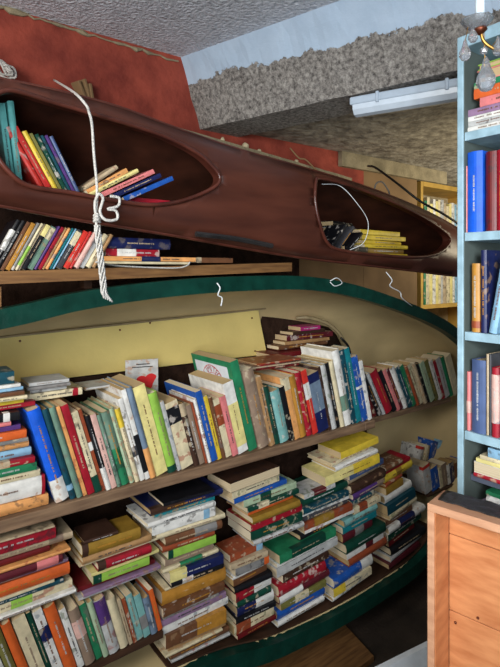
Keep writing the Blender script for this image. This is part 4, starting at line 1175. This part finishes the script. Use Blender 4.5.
cord('clear_hoop', [(322, 184, KV + .02), (340, 186, KV), (356, 202, KV - .03), (368, 222, KV - .035), (364, 242, KV - .03), (350, 250, KV)], .0014, M_CORDW, 'thin pale hoop of wire curving inside the right cockpit', 'wire')
cord('black_cable', [(368, 166, 1.9), (376, 168, 1.8), (398, 184, 1.62), (420, 201, 1.52), (445, 215, 1.45), (470, 232, 1.4)], .006, M_CABLE, 'thick black cable sagging above the right end of the kayak', 'cable')
cord('grey_pipe_loop', [(374, 193, 1.62), (376, 184, 1.62), (382, 182, 1.62), (388, 190, 1.62), (390, 196, 1.60)], .004, mat('grey_metal', rgb(104, 100, 96), .5), 'small grey wire loop on top of the kayak above the right cockpit', 'wire')
cord('brown_twigs', [(290, 148, 1.95), (299, 158, 1.92), (306, 160, 1.9), (318, 172, 1.88)], .004, M_TAN, 'thin twig lying across the ledge above the kayak', 'twig')

# coil of pale wire on the wall, far left
bm = bmesh.new()
for q in range(5):
    c = W(4, 70, 1.98)
    pts = [c + Vector((.034 * math.cos(a_ + q) * (1 - q * .14) + .008 * math.sin(q * 2), -.006 * q + .006 * math.sin(2 * a_ + q), .026 * math.sin(a_ + q * .6) * (1 - q * .1) + .006 * math.cos(3 * a_ + q))) for a_ in [2 * PI * k / 24 for k in range(24)]]
    tube(bm, pts, .0045, 6, closed=True)
tag(link('rope_coil', bm, M_ROPE, smooth=True), 'coil of pale rope on the red wall at the far left above the kayak', 'rope')

# ------------------------------------------------------------------ things under and beyond the boat
bm = bmesh.new()
def on_floor(px, py): return WY(px, py, (EYE - .024) * F / (py - CY))
a0, a1, a2, a3 = on_floor(215, 655), on_floor(328, 606), on_floor(374, 656), on_floor(290, 720)
for p_ in (a0, a1, a2, a3): p_.z = .021
f = [bm.verts.new(p_) for p_ in (a0, a1, a2, a3)]; g_ = [bm.verts.new(p_ + Vector((0, 0, .022))) for p_ in (a0, a1, a2, a3)]
bm.faces.new(f); bm.faces.new(g_)
for i in range(4): bm.faces.new((f[i], f[(i + 1) % 4], g_[(i + 1) % 4], g_[i]))
o = link('floor_board', bm, M_PLANK); tag(o, 'loose brown board lying on the dark floor under the boat', 'board')
o.location.z = -.02 + .0
bm = bmesh.new()
wa, wb = WY(384, 668, 1.62), WY(432, 644, 1.62)
d_ = (wb - wa).normalized()
for p_, q_ in ((wa - d_ * .15, wb + d_ * .15),):
    ribb = [p_, q_]
    n_ = Vector((st, ct, 0)) * .02
    vs = [bm.verts.new(x_ + y_) for x_ in ribb for y_ in (Vector((0, 0, 0)), n_, n_ - Vector((0, 0, .45)), Vector((0, 0, -.45)))]
    bm.faces.new(vs[:4]); bm.faces.new(vs[4:])
    for k in range(4): bm.faces.new((vs[k], vs[(k + 1) % 4], vs[4 + (k + 1) % 4], vs[4 + k]))
tag(link('white_board', bm, M_WHITEB), 'slanting top of a white board left of the plywood crate', 'board')

# far yellow shelf with pale books
fv = 2.32
y0 = W(421, 181, fv); yr = W(480, 181, fv)
ysh = empty('yellow_bookshelf', (y0.x, fv, 0))
tag(ysh, 'distant yellow pine bookshelf of pale books seen past the kayak tip', 'bookshelf')
wy = yr.x - y0.x; hy = y0.z
for a_, b_ in ((0, .03), (wy - .03, wy)):
    bm = bmesh.new(); B(bm, a_, b_, 0, .3, 0, hy); bev(bm, .002); link('side_panel', bm, M_YSH, ysh)
bm = bmesh.new(); B(bm, .031, wy - .031, 0, .3, hy - .035, hy); link('top_board', bm, M_YSH, ysh)
bm = bmesh.new(); B(bm, .031, wy - .031, .28, .299, 0, hy - .036); link('back_panel', bm, M_CREAMW, ysh)
fz = [W(440, y_, fv).z for y_ in (236, 304, 372)]
for z_ in fz:
    bm = bmesh.new(); B(bm, .031, wy - .031, 0.002, .279, z_ - .03, z_); link('shelf_board', bm, M_YSH, ysh)
names = ['upper', 'lower']
for li, z_ in enumerate(fz[:2]):
    u = y0.x + .036; k = 0
    cols = ['pale green', 'green', 'cream', 'pale yellow', 'white', 'pale yellow', 'cream', 'pale grey', 'beige', 'cream', 'pale yellow', 'white', 'pale blue', 'cream', 'beige', 'white', 'pale yellow', 'cream', 'pale green', 'white']
    while u < yr.x - .07 and k < 20:
        t = rb.uniform(.028, .05)
        b = book(t - .001, .2, rb.uniform(.24, .3), cols[k], hard=True)
        b.location = (u, fv + .02, z_ + .001); u += t; k += 1
        setlabel(b, f"{cols[k - 1]} book, {ORD[k]} from left, distant yellow bookshelf {names[li]} level", f'books on the {names[li]} level of the yellow bookshelf')

# ------------------------------------------------------------------ the smallest of the very many books become one heap object
bpy.context.view_layer.update()
dg = bpy.context.evaluated_depsgraph_get()
from mathutils.bvhtree import BVHTree
hits = {}
eye = Vector((0, 0, EYE))
tv, tf, own = [], [], []
for o_ in C.objects:
    if o_.type != 'MESH': continue
    r_ = o_
    while r_.parent: r_ = r_.parent
    k_ = len(tv); mw = o_.matrix_world
    tv += [mw @ v_.co for v_ in o_.data.vertices]
    for p_ in o_.data.polygons:
        tf.append([k_ + a_ for a_ in p_.vertices]); own.append(r_.name)
tree = BVHTree.FromPolygons(tv, tf)
for py_ in range(1, 667, 2):
    for px_ in range(1, 500, 2):
        d_ = (WY(px_, py_, 1.0) - eye).normalized()
        _l, _n, ix_, _d = tree.ray_cast(eye + d_ * .1, d_)
        if ix_ is not None: hits[own[ix_]] = hits.get(own[ix_], 0) + 1
books = [o for o in C.objects if o.parent is None and o.get('category') == 'book']
books.sort(key=lambda o: -hits.get(o.name, 0))
KEEP = 298
rest = [b_ for b_ in books[KEEP:] if hits.get(b_.name, 0) > 0]
for b_ in books[KEEP:]:
    if not hits.get(b_.name, 0):
        for c_ in list(b_.children_recursive): bpy.data.objects.remove(c_)
        bpy.data.objects.remove(b_)
if rest:
    verts, faces, mi, mats = [], [], [], []
    for r_ in rest:
        for c_ in r_.children:
            if not c_.name.startswith(('cover', 'pages')): continue
            m_ = c_.data.materials[0]
            if m_ not in mats: mats.append(m_)
            k_ = len(verts)
            verts += [tuple(c_.matrix_world @ v_.co) for v_ in c_.data.vertices]
            for p_ in c_.data.polygons:
                faces.append([k_ + a_ for a_ in p_.vertices]); mi.append(mats.index(m_))
    me = bpy.data.meshes.new('book_heap'); me.from_pydata(verts, [], faces)
    for m_ in mats: me.materials.append(m_)
    for p_, q_ in zip(me.polygons, mi): p_.material_index = q_
    hb = bpy.data.objects.new('book_heap', me); C.objects.link(hb)
    tag(hb, 'all the smaller barely visible books tucked behind and between the others', 'book', kind='stuff')
    for r_ in rest:
        for c_ in list(r_.children_recursive): bpy.data.objects.remove(c_)
        bpy.data.objects.remove(r_)
for o_ in []:
    if o_.get('label') and len(o_['label'].replace('-', ' ').split()) > 15 and o_.parent is None: print('LONG', o_.name, o_['label'])
